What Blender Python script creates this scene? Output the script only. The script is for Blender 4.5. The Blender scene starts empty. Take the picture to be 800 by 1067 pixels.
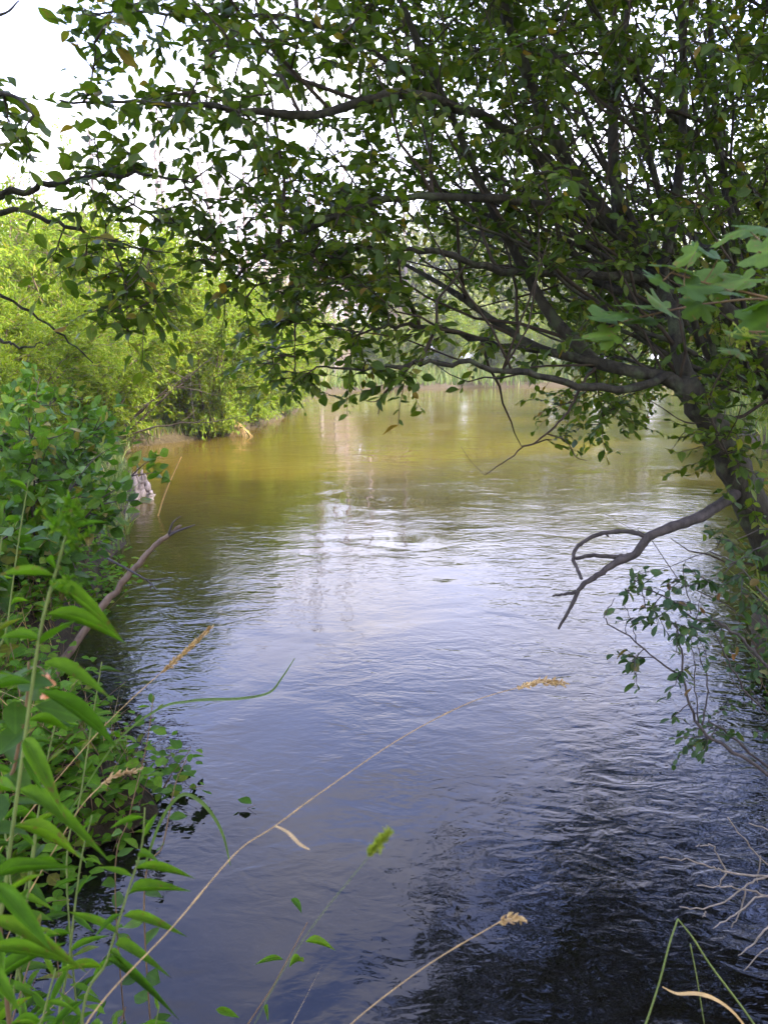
import bpy, math
import numpy as np
from mathutils import Vector

rng = np.random.default_rng(11)
SC = bpy.context.scene
COL = SC.collection
R = math.radians

# ------------------------------------------------------------------ camera maths
CAMZ = 2.1
PITCH = R(11.55)
F = 790.0
CP, SP = math.cos(PITCH), math.sin(PITCH)

def P(px, py, Y):
    """point at forward distance Y seen at photo pixel (px, py)"""
    u = (px - 400) / F
    v = -(py - 533.5) / F
    d = np.array([u, CP + v * SP, -SP + v * CP])
    return np.array([0, 0, CAMZ]) + d * (Y / d[1])

def PL(*pts):
    return np.array([P(*p) for p in pts])

def nrm(a):
    a = np.asarray(a, float)
    return a / np.maximum(np.linalg.norm(a, axis=-1, keepdims=True), 1e-9)

# ------------------------------------------------------------------ mesh builder
class MB:
    def __init__(self):
        self.v = []; self.uv = []; self.f = {3: [], 4: []}; self.n = 0
    def add(self, v, faces, uv=None):
        v = np.asarray(v, np.float32)
        for k, a in faces.items():
            if len(a):
                self.f[k].append(np.asarray(a, np.int32) + self.n)
        self.v.append(v)
        self.uv.append(np.zeros((len(v), 2), np.float32) if uv is None else np.asarray(uv, np.float32))
        self.n += len(v)
    def tube(self, path, rad, sides=6):
        path = np.asarray(path, float); n = len(path)
        rad = np.broadcast_to(np.asarray(rad, float), (n,))
        t = np.gradient(path, axis=0); t = nrm(t)
        ref = np.array([0, 0, 1.0]) if abs(t[:, 2]).mean() < .75 else np.array([1.0, 0.2, 0])
        a = nrm(np.cross(t, ref)); b = np.cross(t, a)
        ang = np.arange(sides) * 2 * math.pi / sides
        ring = (a[:, None, :] * np.cos(ang)[None, :, None] + b[:, None, :] * np.sin(ang)[None, :, None]) * rad[:, None, None]
        v = (path[:, None, :] + ring).reshape(-1, 3)
        i = np.arange(n - 1)[:, None] * sides; j = np.arange(sides)[None, :]; j2 = (j + 1) % sides
        q = np.stack([i + j, i + j2, i + sides + j2, i + sides + j], -1).reshape(-1, 4)
        v = np.vstack([v, path[:1], path[-1:] + t[-1:] * rad[-1]])
        c0, c1 = n * sides, n * sides + 1
        jj = np.arange(sides); jj2 = (jj + 1) % sides
        tr = np.vstack([np.stack([jj2, jj, np.full(sides, c0)], -1),
                        np.stack([(n - 1) * sides + jj, (n - 1) * sides + jj2, np.full(sides, c1)], -1)])
        self.add(v, {4: q, 3: tr})
    def leaves(self, temps, pos, axis, normal, length, width):
        """temps: list of (verts[x along, y across, z up], faces, uv)"""
        pos = np.asarray(pos, float); n = len(pos)
        if n == 0: return
        axis = nrm(axis); side = nrm(np.cross(normal, axis)); up = np.cross(axis, side)
        length = np.broadcast_to(length, (n,)); width = np.broadcast_to(width, (n,))
        pick = rng.integers(0, len(temps), n)
        for ti, (tv, tf, tuv) in enumerate(temps):
            s = np.where(pick == ti)[0]
            if len(s) == 0: continue
            m = len(tv)
            L = length[s][:, None, None]; W = width[s][:, None, None]
            v = pos[s][:, None, :] + axis[s][:, None, :] * (tv[None, :, 0:1] * L) + side[s][:, None, :] * (tv[None, :, 1:2] * W) + up[s][:, None, :] * (tv[None, :, 2:3] * L)
            off = (np.arange(len(s)) * m)[:, None, None]
            self.add(v.reshape(-1, 3), {k: (a[None] + off).reshape(-1, k) for k, a in tf.items()}, np.tile(tuv, (len(s), 1)))
    def mesh(self, name, mat, smooth=True):
        me = bpy.data.meshes.new(name)
        v = np.vstack(self.v); uv = np.vstack(self.uv)
        me.vertices.add(len(v)); me.vertices.foreach_set('co', v.ravel())
        q = np.vstack(self.f[4]) if self.f[4] else np.zeros((0, 4), np.int32)
        t = np.vstack(self.f[3]) if self.f[3] else np.zeros((0, 3), np.int32)
        li = np.concatenate([q.ravel(), t.ravel()]).astype(np.int32)
        me.loops.add(len(li)); me.loops.foreach_set('vertex_index', li)
        npoly = len(q) + len(t)
        me.polygons.add(npoly)
        st = np.concatenate([np.arange(len(q)) * 4, len(q) * 4 + np.arange(len(t)) * 3]).astype(np.int32)
        me.polygons.foreach_set('loop_start', st)
        me.polygons.foreach_set('use_smooth', np.full(npoly, smooth))
        ul = me.uv_layers.new(name='UVMap')
        ul.data.foreach_set('uv', uv[li].ravel())
        me.update(calc_edges=True)
        me.materials.append(mat)
        return me
    def obj(self, name, mat, parent=None, smooth=True):
        o = bpy.data.objects.new(name, self.mesh(name, mat, smooth))
        COL.objects.link(o)
        if parent is not None:
            o.parent = parent
            o.matrix_parent_inverse = parent.matrix_world.inverted()
        return o

def thing(name, label, cat, loc=(0, 0, 0), group=None):
    o = bpy.data.objects.new(name, None); COL.objects.link(o)
    o.empty_display_size = .1
    o.location = loc
    o['label'] = label; o['category'] = cat
    if group: o['group'] = group
    bpy.context.view_layer.update()
    return o

def tag(o, label, cat, group=None):
    o['label'] = label; o['category'] = cat
    if group: o['group'] = group
    return o

def dup(root, loc, rz, sc, label, group=None):
    r = root.copy(); COL.objects.link(r)
    r.location = loc; r.rotation_euler = (0, 0, rz); r.scale = sc if hasattr(sc, '__len__') else (sc, sc, sc)
    r['label'] = label
    if group: r['group'] = group
    for ch in list(root.children):
        c = ch.copy(); COL.objects.link(c); c.parent = r
    return r

# ------------------------------------------------------------------ materials
def new_mat(name):
    m = bpy.data.materials.new(name); m.use_nodes = True
    nt = m.node_tree; nt.nodes.clear()
    out = nt.nodes.new('ShaderNodeOutputMaterial')
    return m, nt, out

def ramp(nt, stops):
    r = nt.nodes.new('ShaderNodeValToRGB'); e = r.color_ramp.elements
    while len(e) < len(stops): e.new(.5)
    for i, (p, c) in enumerate(stops):
        e[i].position = p; e[i].color = (*c, 1)
    return r

def leaf_mat(name, stops, trans=.35, rough=.42, tcol=(1.25, 1.35, .45), spec=.4, veins=True):
    m, nt, out = new_mat(name); N = nt.nodes; L = nt.links
    geo = N.new('ShaderNodeNewGeometry')
    rp = ramp(nt, stops); L.new(geo.outputs['Random Per Island'], rp.inputs[0])
    col = rp.outputs[0]
    # blotches on each blade
    tc = N.new('ShaderNodeTexCoord')
    no = N.new('ShaderNodeTexNoise'); no.inputs['Scale'].default_value = 38; no.inputs['Detail'].default_value = 3
    L.new(tc.outputs['Object'], no.inputs['Vector'])
    mr = N.new('ShaderNodeMapRange'); mr.inputs[1].default_value = .3; mr.inputs[2].default_value = .75; mr.inputs[3].default_value = .78; mr.inputs[4].default_value = 1.2
    L.new(no.outputs[0], mr.inputs[0])
    mx = N.new('ShaderNodeMix'); mx.data_type = 'RGBA'; mx.blend_type = 'MULTIPLY'; mx.inputs[0].default_value = 1
    L.new(col, mx.inputs[6]); L.new(mr.outputs[0], mx.inputs[7]); col = mx.outputs[2]
    if veins:
        uv = N.new('ShaderNodeUVMap'); sx = N.new('ShaderNodeSeparateXYZ'); L.new(uv.outputs[0], sx.inputs[0])
        a = N.new('ShaderNodeMath'); a.operation = 'SUBTRACT'; a.inputs[1].default_value = .5; L.new(sx.outputs[1], a.inputs[0])
        b = N.new('ShaderNodeMath'); b.operation = 'ABSOLUTE'; L.new(a.outputs[0], b.inputs[0])
        # side veins: sawtooth of along - across
        c = N.new('ShaderNodeMath'); c.operation = 'MULTIPLY_ADD'; c.inputs[1].default_value = -.55; L.new(b.outputs[0], c.inputs[0]); L.new(sx.outputs[0], c.inputs[2])
        d = N.new('ShaderNodeMath'); d.operation = 'MULTIPLY'; d.inputs[1].default_value = 9; L.new(c.outputs[0], d.inputs[0])
        e = N.new('ShaderNodeMath'); e.operation = 'FRACT'; L.new(d.outputs[0], e.inputs[0])
        v1 = N.new('ShaderNodeMapRange'); v1.inputs[1].default_value = .0; v1.inputs[2].default_value = .18; v1.inputs[3].default_value = .45; v1.inputs[4].default_value = 0; L.new(e.outputs[0], v1.inputs[0])
        v2 = N.new('ShaderNodeMapRange'); v2.inputs[1].default_value = .02; v2.inputs[2].default_value = .06; v2.inputs[3].default_value = .8; v2.inputs[4].default_value = 0; L.new(b.outputs[0], v2.inputs[0])
        vm = N.new('ShaderNodeMath'); vm.operation = 'MAXIMUM'; L.new(v1.outputs[0], vm.inputs[0]); L.new(v2.outputs[0], vm.inputs[1])
        vs = N.new('ShaderNodeMath'); vs.operation = 'MULTIPLY'; vs.inputs[1].default_value = .5; L.new(vm.outputs[0], vs.inputs[0])
        li = N.new('ShaderNodeMix'); li.data_type = 'RGBA'; li.blend_type = 'MULTIPLY'; li.inputs[0].default_value = 1; L.new(col, li.inputs[6]); li.inputs[7].default_value = (1.7, 1.6, 1.6, 1)
        m2 = N.new('ShaderNodeMix'); m2.data_type = 'RGBA'; L.new(vs.outputs[0], m2.inputs[0]); L.new(col, m2.inputs[6]); L.new(li.outputs[2], m2.inputs[7]); col = m2.outputs[2]
    if veins:   # brown spots and dried tips
        sp = N.new('ShaderNodeTexNoise'); sp.inputs['Scale'].default_value = 95; sp.inputs['Detail'].default_value = 2; L.new(tc.outputs['Object'], sp.inputs['Vector'])
        tp = N.new('ShaderNodeMath'); tp.operation = 'MULTIPLY_ADD'; tp.inputs[1].default_value = .16; L.new(sx.outputs[0], tp.inputs[0]); L.new(sp.outputs[0], tp.inputs[2])
        rj = N.new('ShaderNodeMath'); rj.operation = 'MULTIPLY_ADD'; rj.inputs[1].default_value = .16; L.new(geo.outputs['Random Per Island'], rj.inputs[0]); L.new(tp.outputs[0], rj.inputs[2])
        sm_ = N.new('ShaderNodeMapRange'); sm_.inputs[1].default_value = .82; sm_.inputs[2].default_value = .90; sm_.inputs[4].default_value = .8; L.new(rj.outputs[0], sm_.inputs[0])
        m3 = N.new('ShaderNodeMix'); m3.data_type = 'RGBA'; L.new(sm_.outputs[0], m3.inputs[0]); L.new(col, m3.inputs[6]); m3.inputs[7].default_value = (.15, .10, .03, 1); col = m3.outputs[2]
    pr = N.new('ShaderNodeBsdfPrincipled'); pr.inputs['Roughness'].default_value = rough
    pr.inputs['Specular IOR Level'].default_value = spec
    L.new(col, pr.inputs['Base Color'])
    tm = N.new('ShaderNodeMix'); tm.data_type = 'RGBA'; tm.blend_type = 'MULTIPLY'; tm.inputs[0].default_value = 1
    L.new(col, tm.inputs[6]); tm.inputs[7].default_value = (*tcol, 1)
    tr = N.new('ShaderNodeBsdfTranslucent'); L.new(tm.outputs[2], tr.inputs[0])
    ms = N.new('ShaderNodeMixShader'); ms.inputs[0].default_value = trans
    L.new(pr.outputs[0], ms.inputs[1]); L.new(tr.outputs[0], ms.inputs[2]); L.new(ms.outputs[0], out.inputs[0])
    return m

def bark_mat(name, c1, c2, c3=None, scale=14, bump=.012, stretch=(1, 1, .35)):
    m, nt, out = new_mat(name); N = nt.nodes; L = nt.links
    tc = N.new('ShaderNodeTexCoord'); mp = N.new('ShaderNodeMapping'); mp.inputs['Scale'].default_value = stretch
    L.new(tc.outputs['Object'], mp.inputs[0])
    n1 = N.new('ShaderNodeTexNoise'); n1.inputs['Scale'].default_value = scale; n1.inputs['Detail'].default_value = 8; n1.inputs['Roughness'].default_value = .68
    L.new(mp.outputs[0], n1.inputs['Vector'])
    rp = ramp(nt, [(.3, c1), (.68, c2)]); L.new(n1.outputs[0], rp.inputs[0]); col = rp.outputs[0]
    if c3:
        n2 = N.new('ShaderNodeTexNoise'); n2.inputs['Scale'].default_value = scale * .6; n2.inputs['Detail'].default_value = 5
        L.new(tc.outputs['Object'], n2.inputs['Vector'])
        mr = N.new('ShaderNodeMapRange'); mr.inputs[1].default_value = .54; mr.inputs[2].default_value = .66; L.new(n2.outputs[0], mr.inputs[0])
        mx = N.new('ShaderNodeMix'); mx.data_type = 'RGBA'; L.new(mr.outputs[0], mx.inputs[0]); L.new(col, mx.inputs[6]); mx.inputs[7].default_value = (*c3, 1); col = mx.outputs[2]
    pr = N.new('ShaderNodeBsdfPrincipled'); pr.inputs['Roughness'].default_value = .85; pr.inputs['Specular IOR Level'].default_value = .25
    L.new(col, pr.inputs['Base Color'])
    bp = N.new('ShaderNodeBump'); bp.inputs['Distance'].default_value = bump; bp.inputs['Strength'].default_value = .9
    L.new(n1.outputs[0], bp.inputs['Height']); L.new(bp.outputs[0], pr.inputs['Normal'])
    L.new(pr.outputs[0], out.inputs[0])
    return m

M = {}
M['tree_leaf'] = leaf_mat('tree_leaf', [(0, (.030, .060, .007)), (.4, (.055, .098, .009)), (.92, (.10, .150, .013)), (.985, (.15, .15, .02)), (1, (.19, .12, .02))], trans=.45, rough=.5, spec=.22)
M['willow_leaf'] = leaf_mat('willow_leaf', [(0, (.088, .148, .009)), (.5, (.132, .200, .011)), (.93, (.185, .235, .018)), (1, (.23, .20, .035))], trans=.45, rough=.6, tcol=(1.35, 1.3, .4), veins=False, spec=.12)
M['far_leaf'] = leaf_mat('far_leaf', [(0, (.080, .110, .018)), (.5, (.12, .15, .024)), (1, (.16, .175, .032))], trans=.4, rough=.55, tcol=(1.3, 1.25, .45), veins=False)
M['shrub_leaf'] = leaf_mat('shrub_leaf', [(0, (.028, .075, .005)), (.5, (.052, .120, .007)), (.90, (.085, .160, .010)), (1, (.18, .15, .03))], trans=.42, rough=.55, spec=.2)
M['herb_leaf'] = leaf_mat('herb_leaf', [(0, (.052, .135, .007)), (.5, (.085, .190, .009)), (.95, (.125, .235, .012)), (1, (.22, .20, .03))], trans=.45, rough=.7, spec=.12)
M['lobed_leaf'] = leaf_mat('lobed_leaf', [(0, (.045, .095, .009)), (.6, (.070, .130, .012)), (1, (.095, .16, .016))], trans=.38, rough=.6, spec=.2)
M['rose_leaf'] = leaf_mat('rose_leaf', [(0, (.022, .050, .016)), (.6, (.038, .078, .022)), (.95, (.055, .1, .025)), (1, (.14, .06, .02))], trans=.34, rough=.5, spec=.22)
M['grass'] = leaf_mat('grass_blade', [(0, (.075, .13, .022)), (.6, (.12, .175, .03)), (.85, (.17, .19, .045)), (1, (.30, .24, .10))], trans=.4, rough=.5, veins=False)
M['green_blade'] = leaf_mat('green_blade', [(0, (.07, .13, .03)), (1, (.10, .16, .035))], trans=.4, rough=.45, veins=False)
M['straw'] = leaf_mat('straw', [(0, (.38, .25, .09)), (.6, (.48, .33, .13)), (1, (.55, .42, .20))], trans=.3, rough=.6, tcol=(1.1, 1, .7), veins=False)
M['seed_green'] = leaf_mat('seed_green', [(0, (.24, .30, .03)), (1, (.36, .42, .05))], trans=.4, rough=.6, veins=False)
M['petal'] = leaf_mat('petal', [(0, (.70, .24, .06)), (.5, (.75, .36, .16)), (1, (.80, .45, .25))], trans=.4, rough=.5, tcol=(1.1, .9, .7), veins=False)
M['bark'] = bark_mat('alder_bark', (.005, .0045, .003), (.050, .046, .028), (.055, .066, .032), scale=26, bump=.022)
M['twig'] = bark_mat('twig_bark', (.020, .014, .008), (.055, .042, .026), scale=30, bump=.003)
M['dead_wood'] = bark_mat('dead_wood', (.016, .014, .012), (.070, .060, .052), scale=34, bump=.006)
M['stick'] = bark_mat('stick_bark', (.06, .040, .022), (.17, .12, .07), scale=18, bump=.006)
M['pale_twig'] = bark_mat('pale_twig', (.10, .085, .06), (.24, .20, .14), scale=30, bump=.003)
M['snag'] = bark_mat('snag_wood', (.10, .08, .07), (.21, .175, .155), scale=3, bump=.02)
M['brush'] = bark_mat('brush_twig', (.20, .15, .12), (.40, .32, .25), scale=6, bump=.006)
M['bleached'] = bark_mat('bleached_wood', (.07, .05, .035), (.40, .34, .28), scale=12, bump=.04)
M['stem_green'] = bark_mat('green_stem', (.09, .13, .03), (.16, .20, .05), scale=30, bump=.001)
M['stem_red'] = bark_mat('reddish_stem', (.10, .06, .03), (.18, .12, .05), scale=30, bump=.001)

def ground_material():
    m, nt, out = new_mat('ground_soil'); N = nt.nodes; L = nt.links
    tc = N.new('ShaderNodeTexCoord')
    n1 = N.new('ShaderNodeTexNoise'); n1.inputs['Scale'].default_value = 1.3; n1.inputs['Detail'].default_value = 8
    n2 = N.new('ShaderNodeTexNoise'); n2.inputs['Scale'].default_value = 16; n2.inputs['Detail'].default_value = 8; n2.inputs['Roughness'].default_value = .7
    L.new(tc.outputs['Object'], n1.inputs[0]); L.new(tc.outputs['Object'], n2.inputs[0])
    soil = ramp(nt, [(.3, (.020, .015, .007)), (.55, (.050, .038, .017)), (.75, (.10, .078, .036))]); L.new(n2.outputs[0], soil.inputs[0])
    gr = ramp(nt, [(.3, (.05, .075, .018)), (.7, (.12, .14, .035))]); L.new(n2.outputs[0], gr.inputs[0])
    sx = N.new('ShaderNodeSeparateXYZ'); L.new(tc.outputs['Object'], sx.inputs[0])
    ad = N.new('ShaderNodeMath'); ad.operation = 'MULTIPLY_ADD'; ad.inputs[1].default_value = .5; L.new(n1.outputs[0], ad.inputs[0]); L.new(sx.outputs[2], ad.inputs[2])
    mr = N.new('ShaderNodeMapRange'); mr.inputs[1].default_value = .55; mr.inputs[2].default_value = .85; L.new(ad.outputs[0], mr.inputs[0])
    mx = N.new('ShaderNodeMix'); mx.data_type = 'RGBA'; L.new(mr.outputs[0], mx.inputs[0]); L.new(soil.outputs[0], mx.inputs[6]); L.new(gr.outputs[0], mx.inputs[7])
    pr = N.new('ShaderNodeBsdfPrincipled'); pr.inputs['Roughness'].default_value = .95; pr.inputs['Specular IOR Level'].default_value = .2
    L.new(mx.outputs[2], pr.inputs['Base Color'])
    bp = N.new('ShaderNodeBump'); bp.inputs['Distance'].default_value = .06; L.new(n2.outputs[0], bp.inputs['Height']); L.new(bp.outputs[0], pr.inputs['Normal'])
    L.new(pr.outputs[0], out.inputs[0])
    return m

def water_material():
    m, nt, out = new_mat('river_water'); N = nt.nodes; L = nt.links
    tc = N.new('ShaderNodeTexCoord')
    def noise(scale, sx, sy, detail, dist, rough=.5):
        mp = N.new('ShaderNodeMapping'); mp.inputs['Scale'].default_value = (sx, sy, 1); mp.inputs['Rotation'].default_value = (0, 0, R(12))
        L.new(tc.outputs['Object'], mp.inputs[0])
        n = N.new('ShaderNodeTexNoise'); n.inputs['Scale'].default_value = scale; n.inputs['Detail'].default_value = detail; n.inputs['Distortion'].default_value = dist; n.inputs['Roughness'].default_value = rough
        L.new(mp.outputs[0], n.inputs['Vector']); return n.outputs[0]
    def math_(op, a, b):
        n = N.new('ShaderNodeMath'); n.operation = op
        for i, x in enumerate((a, b)):
            if hasattr(x, 'links'): L.new(x, n.inputs[i])
            else: n.inputs[i].default_value = x
        return n.outputs[0]
    swell = noise(1.1, .8, 1.0, 2, .8)
    mid = noise(4.2, .8, 1.35, 2, 1.2)
    fine = noise(13, .75, 1.3, 2, .8)
    tiny = noise(36, .8, 1.2, 1, .4)
    mask = noise(.42, .7, 1.0, 3, .6)
    mk = N.new('ShaderNodeMapRange'); mk.inputs[1].default_value = .40; mk.inputs[2].default_value = .62; mk.inputs[3].default_value = .12; mk.inputs[4].default_value = 1
    L.new(mask, mk.inputs[0])
    sxx = N.new('ShaderNodeSeparateXYZ'); L.new(tc.outputs['Object'], sxx.inputs[0])
    ed = N.new('ShaderNodeMapRange'); ed.interpolation_type = 'SMOOTHSTEP'; ed.inputs[1].default_value = .5; ed.inputs[2].default_value = 1.5; ed.inputs[3].default_value = 0; ed.inputs[4].default_value = .65
    L.new(math_('ABSOLUTE', math_('ADD', sxx.outputs[0], .05), 0.0), ed.inputs[0])
    fy = N.new('ShaderNodeMapRange'); fy.inputs[1].default_value = 5; fy.inputs[2].default_value = 14; fy.inputs[3].default_value = 1; fy.inputs[4].default_value = .22
    L.new(sxx.outputs[1], fy.inputs[0])
    mk_out = math_('MULTIPLY', math_('ADD', math_('MULTIPLY', mk.outputs[0], .8), ed.outputs[0]), math_('MAXIMUM', fy.outputs[0], math_('MULTIPLY', mk.outputs[0], .6)))
    h = math_('MULTIPLY', swell, .016)
    h = math_('ADD', h, math_('MULTIPLY', math_('MULTIPLY', mid, .0085), mk_out))
    h = math_('ADD', h, math_('MULTIPLY', math_('MULTIPLY', fine, .0036), mk_out))
    h = math_('ADD', h, math_('MULTIPLY', math_('MULTIPLY', tiny, .0008), mk_out))
    bp = N.new('ShaderNodeBump'); bp.inputs['Distance'].default_value = 1.0; bp.inputs['Strength'].default_value = 1.0
    L.new(h, bp.inputs['Height'])
    pr = N.new('ShaderNodeBsdfPrincipled')
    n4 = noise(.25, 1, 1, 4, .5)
    cr = ramp(nt, [(.3, (.046, .032, .0045)), (.7, (.068, .047, .0065))]); L.new(n4, cr.inputs[0])   # far water: brown, with sun and golden bank reflections put into the colour
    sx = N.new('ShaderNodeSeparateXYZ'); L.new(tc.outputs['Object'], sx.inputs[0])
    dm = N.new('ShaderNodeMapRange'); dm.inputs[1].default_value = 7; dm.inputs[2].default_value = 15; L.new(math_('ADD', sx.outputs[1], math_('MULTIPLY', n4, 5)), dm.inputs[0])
    dx = N.new('ShaderNodeMix'); dx.data_type = 'RGBA'; L.new(dm.outputs[0], dx.inputs[0]); dx.inputs[6].default_value = (.0045, .004, .0025, 1); L.new(cr.outputs[0], dx.inputs[7])   # near water: shade and dark tree reflections put into the colour
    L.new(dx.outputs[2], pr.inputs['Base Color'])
    pr.inputs['Roughness'].default_value = .03; pr.inputs['IOR'].default_value = 1.333
    L.new(bp.outputs[0], pr.inputs['Normal']); L.new(pr.outputs[0], out.inputs[0])
    return m

# ------------------------------------------------------------------ river shape and ground
RIVER = np.array([(-.6, 1.3), (-1.2, 1.5), (-1.65, 2.45), (-1.7, 2.8), (-1.35, 3.0), (-1.15, 3.25), (-1.35, 3.55), (-1.85, 3.8), (-2.15, 4.2), (-2.4, 5.4), (-2.75, 7.5), (-3.2, 9.5), (-4.2, 12.5), (-5.6, 16), (-5.9, 18),
                  (-4.3, 21), (-3.7, 25), (-3.5, 30), (-3.9, 38), (-3.2, 46), (0, 51), (6, 54), (15, 58), (30, 63), (70, 70), (160, 76),
                  (160, 57), (60, 54), (30, 50), (19, 45), (14.5, 37), (11.8, 28), (9.7, 20), (7.4, 13), (5.0, 9), (3.3, 6.4), (2.4, 4.5), (2.0, 3), (1.8, 1.9), (1.2, 1.5), (.3, 1.4)])

def sdist(x, y):
    """signed distance to the river edge, positive on land"""
    x = np.asarray(x, float); y = np.asarray(y, float)
    best = np.full(x.shape, 1e9); inside = np.zeros(x.shape, bool)
    n = len(RIVER)
    for i in range(n):
        ax, ay = RIVER[i]; bx, by = RIVER[(i + 1) % n]
        dx, dy = bx - ax, by - ay
        t = np.clip(((x - ax) * dx + (y - ay) * dy) / (dx * dx + dy * dy), 0, 1)
        best = np.minimum(best, np.hypot(x - ax - t * dx, y - ay - t * dy))
        c = ((ay > y) != (by > y)) & (x < (bx - ax) * (y - ay) / (by - ay + 1e-12) + ax)
        inside ^= c
    return np.where(inside, -best, best)

def gz(x, y):
    x = np.asarray(x, float); y = np.asarray(y, float)
    d = sdist(x, y)
    wob = .16 * np.sin(2.1 * x + 1.3 * y) + .12 * np.sin(3.7 * y - 2.2 * x + 1) + .06 * np.sin(7.3 * x + 5.1 * y)
    dd = d + wob * .5 * np.exp(-np.abs(d))
    land = .50 * (1 - np.exp(-np.maximum(dd, 0) / .35)) + .015 * np.minimum(np.maximum(dd, 0), 60) + .04 * wob * np.clip(dd, 0, 1)
    bed = -.8 * (1 - np.exp(np.minimum(dd, 0) / .8))
    return np.where(dd > 0, land, bed)

def axis_coords(lo, hi, fine_lo, fine_hi, step, grow=1.12):
    c = list(np.arange(fine_lo, fine_hi, step))
    s = step; x = c[-1]
    while x < hi: s *= grow; x += s; c.append(x)
    s = step; x = c[0]; pre = []
    while x > lo: s *= grow; x -= s; pre.append(x)
    return np.array(pre[::-1] + c)

gx = axis_coords(-280, 280, -8, 8, .2); gy = axis_coords(-60, 380, -2, 24, .2)
X, Y = np.meshgrid(gx, gy)
Z = gz(X.ravel(), Y.ravel())
b = MB()
nx, ny = len(gx), len(gy)
i = (np.arange(ny - 1)[:, None] * nx + np.arange(nx - 1)[None, :]).ravel()
b.add(np.stack([X.ravel(), Y.ravel(), Z], -1), {4: np.stack([i, i + 1, i + nx + 1, i + nx], -1)})
g = b.obj('ground', ground_material()); g['kind'] = 'structure'

b = MB()
wx = np.array([-9, -4, 0, 4, 10, 30, 80, 158.]); wy = np.array([1.2, 3, 6, 12, 24, 40, 77.])
X, Y = np.meshgrid(wx, wy); nx, ny = len(wx), len(wy)
i = (np.arange(ny - 1)[:, None] * nx + np.arange(nx - 1)[None, :]).ravel()
b.add(np.stack([X.ravel(), Y.ravel(), np.zeros(X.size)], -1), {4: np.stack([i, i + 1, i + nx + 1, i + nx], -1)})
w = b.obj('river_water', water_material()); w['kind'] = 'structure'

# ------------------------------------------------------------------ leaf templates
def leaf_t(stations, profile, fold=.25, curl=.15, twist=0.):
    """x stations 0..1, half width profile (1 = full half width of .5)"""
    v = []; uv = []; rows = []
    for x, p in zip(stations, profile):
        zc = -curl * x * x * 1.0
        xx = x * (1 - curl * curl * .3 * x)
        if p < 1e-6:
            rows.append([len(v)]); v.append((xx, 0, zc)); uv.append((x, .5))
        else:
            rows.append([len(v), len(v) + 1, len(v) + 2]); h = .5 * p
            tw = twist * (x - .5)
            v += [(xx, h, zc + fold * h * .5 + tw * h), (xx, 0, zc), (xx, -h, zc + fold * h * .5 - tw * h)]
            uv += [(x, .5 + h), (x, .5), (x, .5 - h)]
    q, t = [], []
    for a, c in zip(rows[:-1], rows[1:]):
        if len(a) == 1 and len(c) == 3: t += [(a[0], c[1], c[0]), (a[0], c[2], c[1])]
        elif len(a) == 3 and len(c) == 3: q += [(a[0], a[1], c[1], c[0]), (a[1], a[2], c[2], c[1])]
        elif len(a) == 3 and len(c) == 1: t += [(a[0], a[1], c[0]), (a[1], a[2], c[0])]
    fc = {}
    if q: fc[4] = np.array(q)
    if t: fc[3] = np.array(t)
    return np.array(v, float), fc, np.array(uv, float)

def set_t(st, pr, n=5, fold=(.1, .7), curl=(-.1, .35), twist=.5):
    return [leaf_t(st, pr, rng.uniform(*fold), rng.uniform(*curl), rng.uniform(-twist, twist)) for _ in range(n)]

T_OVATE = set_t([0, .10, .30, .55, .80, 1], [0, .42, .95, 1.0, .55, 0], 7)
T_ELLIP = set_t([0, .2, .5, .8, 1], [0, .75, 1, .7, 0], 5)
T_NARROW = set_t([0, .35, .7, 1], [0, 1, .75, 0], 4)
T_CHEAP = set_t([0, .45, 1], [0, 1, 0], 4)
T_LANCE = [leaf_t([0, .06, .16, .3, .45, .6, .75, .88, 1], [0, .22, .62, .95, 1, .86, .58, .26, 0], rng.uniform(.4, .9), c, rng.uniform(-.3, .3)) for c in (.0, .08, .16, .26, .4)]
T_SPIKE = set_t([0, .3, .7, 1], [0, 1, .8, 0], 3, fold=(.8, 1.2))
def lobed_template(cup, seed):
    r2 = np.random.default_rng(seed)
    # three to five lobed outline, polar about the petiole end
    ang = np.linspace(-2.5, 2.5, 41)
    lob = np.zeros_like(ang)
    for a0, l, wd in ((0, 1.0, .50), (1.05, .80, .42), (-1.05, .80, .42), (2.0, .5, .4), (-2.0, .5, .4)):
        lob = np.maximum(lob, l * np.exp(-((ang - a0) / wd) ** 2) ** .5)
    lob = lob * (1 + .05 * np.sign(np.sin(ang * 26))) * .72 + .06
    x = .28 + lob * np.cos(ang); y = lob * np.sin(ang)
    v = [(.28, 0, 0)]; uv = [(.28, .5)]
    for s in (.5, 1.):
        for k in range(len(ang)):
            xx = .28 + (x[k] - .28) * s; yy = y[k] * s
            rad = lob[k] * s
            z = cup * rad * rad + .05 * math.sin(ang[k] * 3 + seed) * rad + .06 * s * math.cos(ang[k] * 6) * rad
            v.append((xx, yy, z)); uv.append((xx, .5 + yy * .5))
    n = len(ang); t = [(0, 1 + k, 2 + k) for k in range(n - 1)]
    q = [(1 + k, 1 + n + k, 2 + n + k, 2 + k) for k in range(n - 1)]
    return np.array(v), {3: np.array(t), 4: np.array(q)}, np.array(uv)
T_LOBED = [lobed_template(c, s) for c, s in ((-.25, 1), (-.1, 2), (.12, 3), (-.35, 4))]

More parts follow.
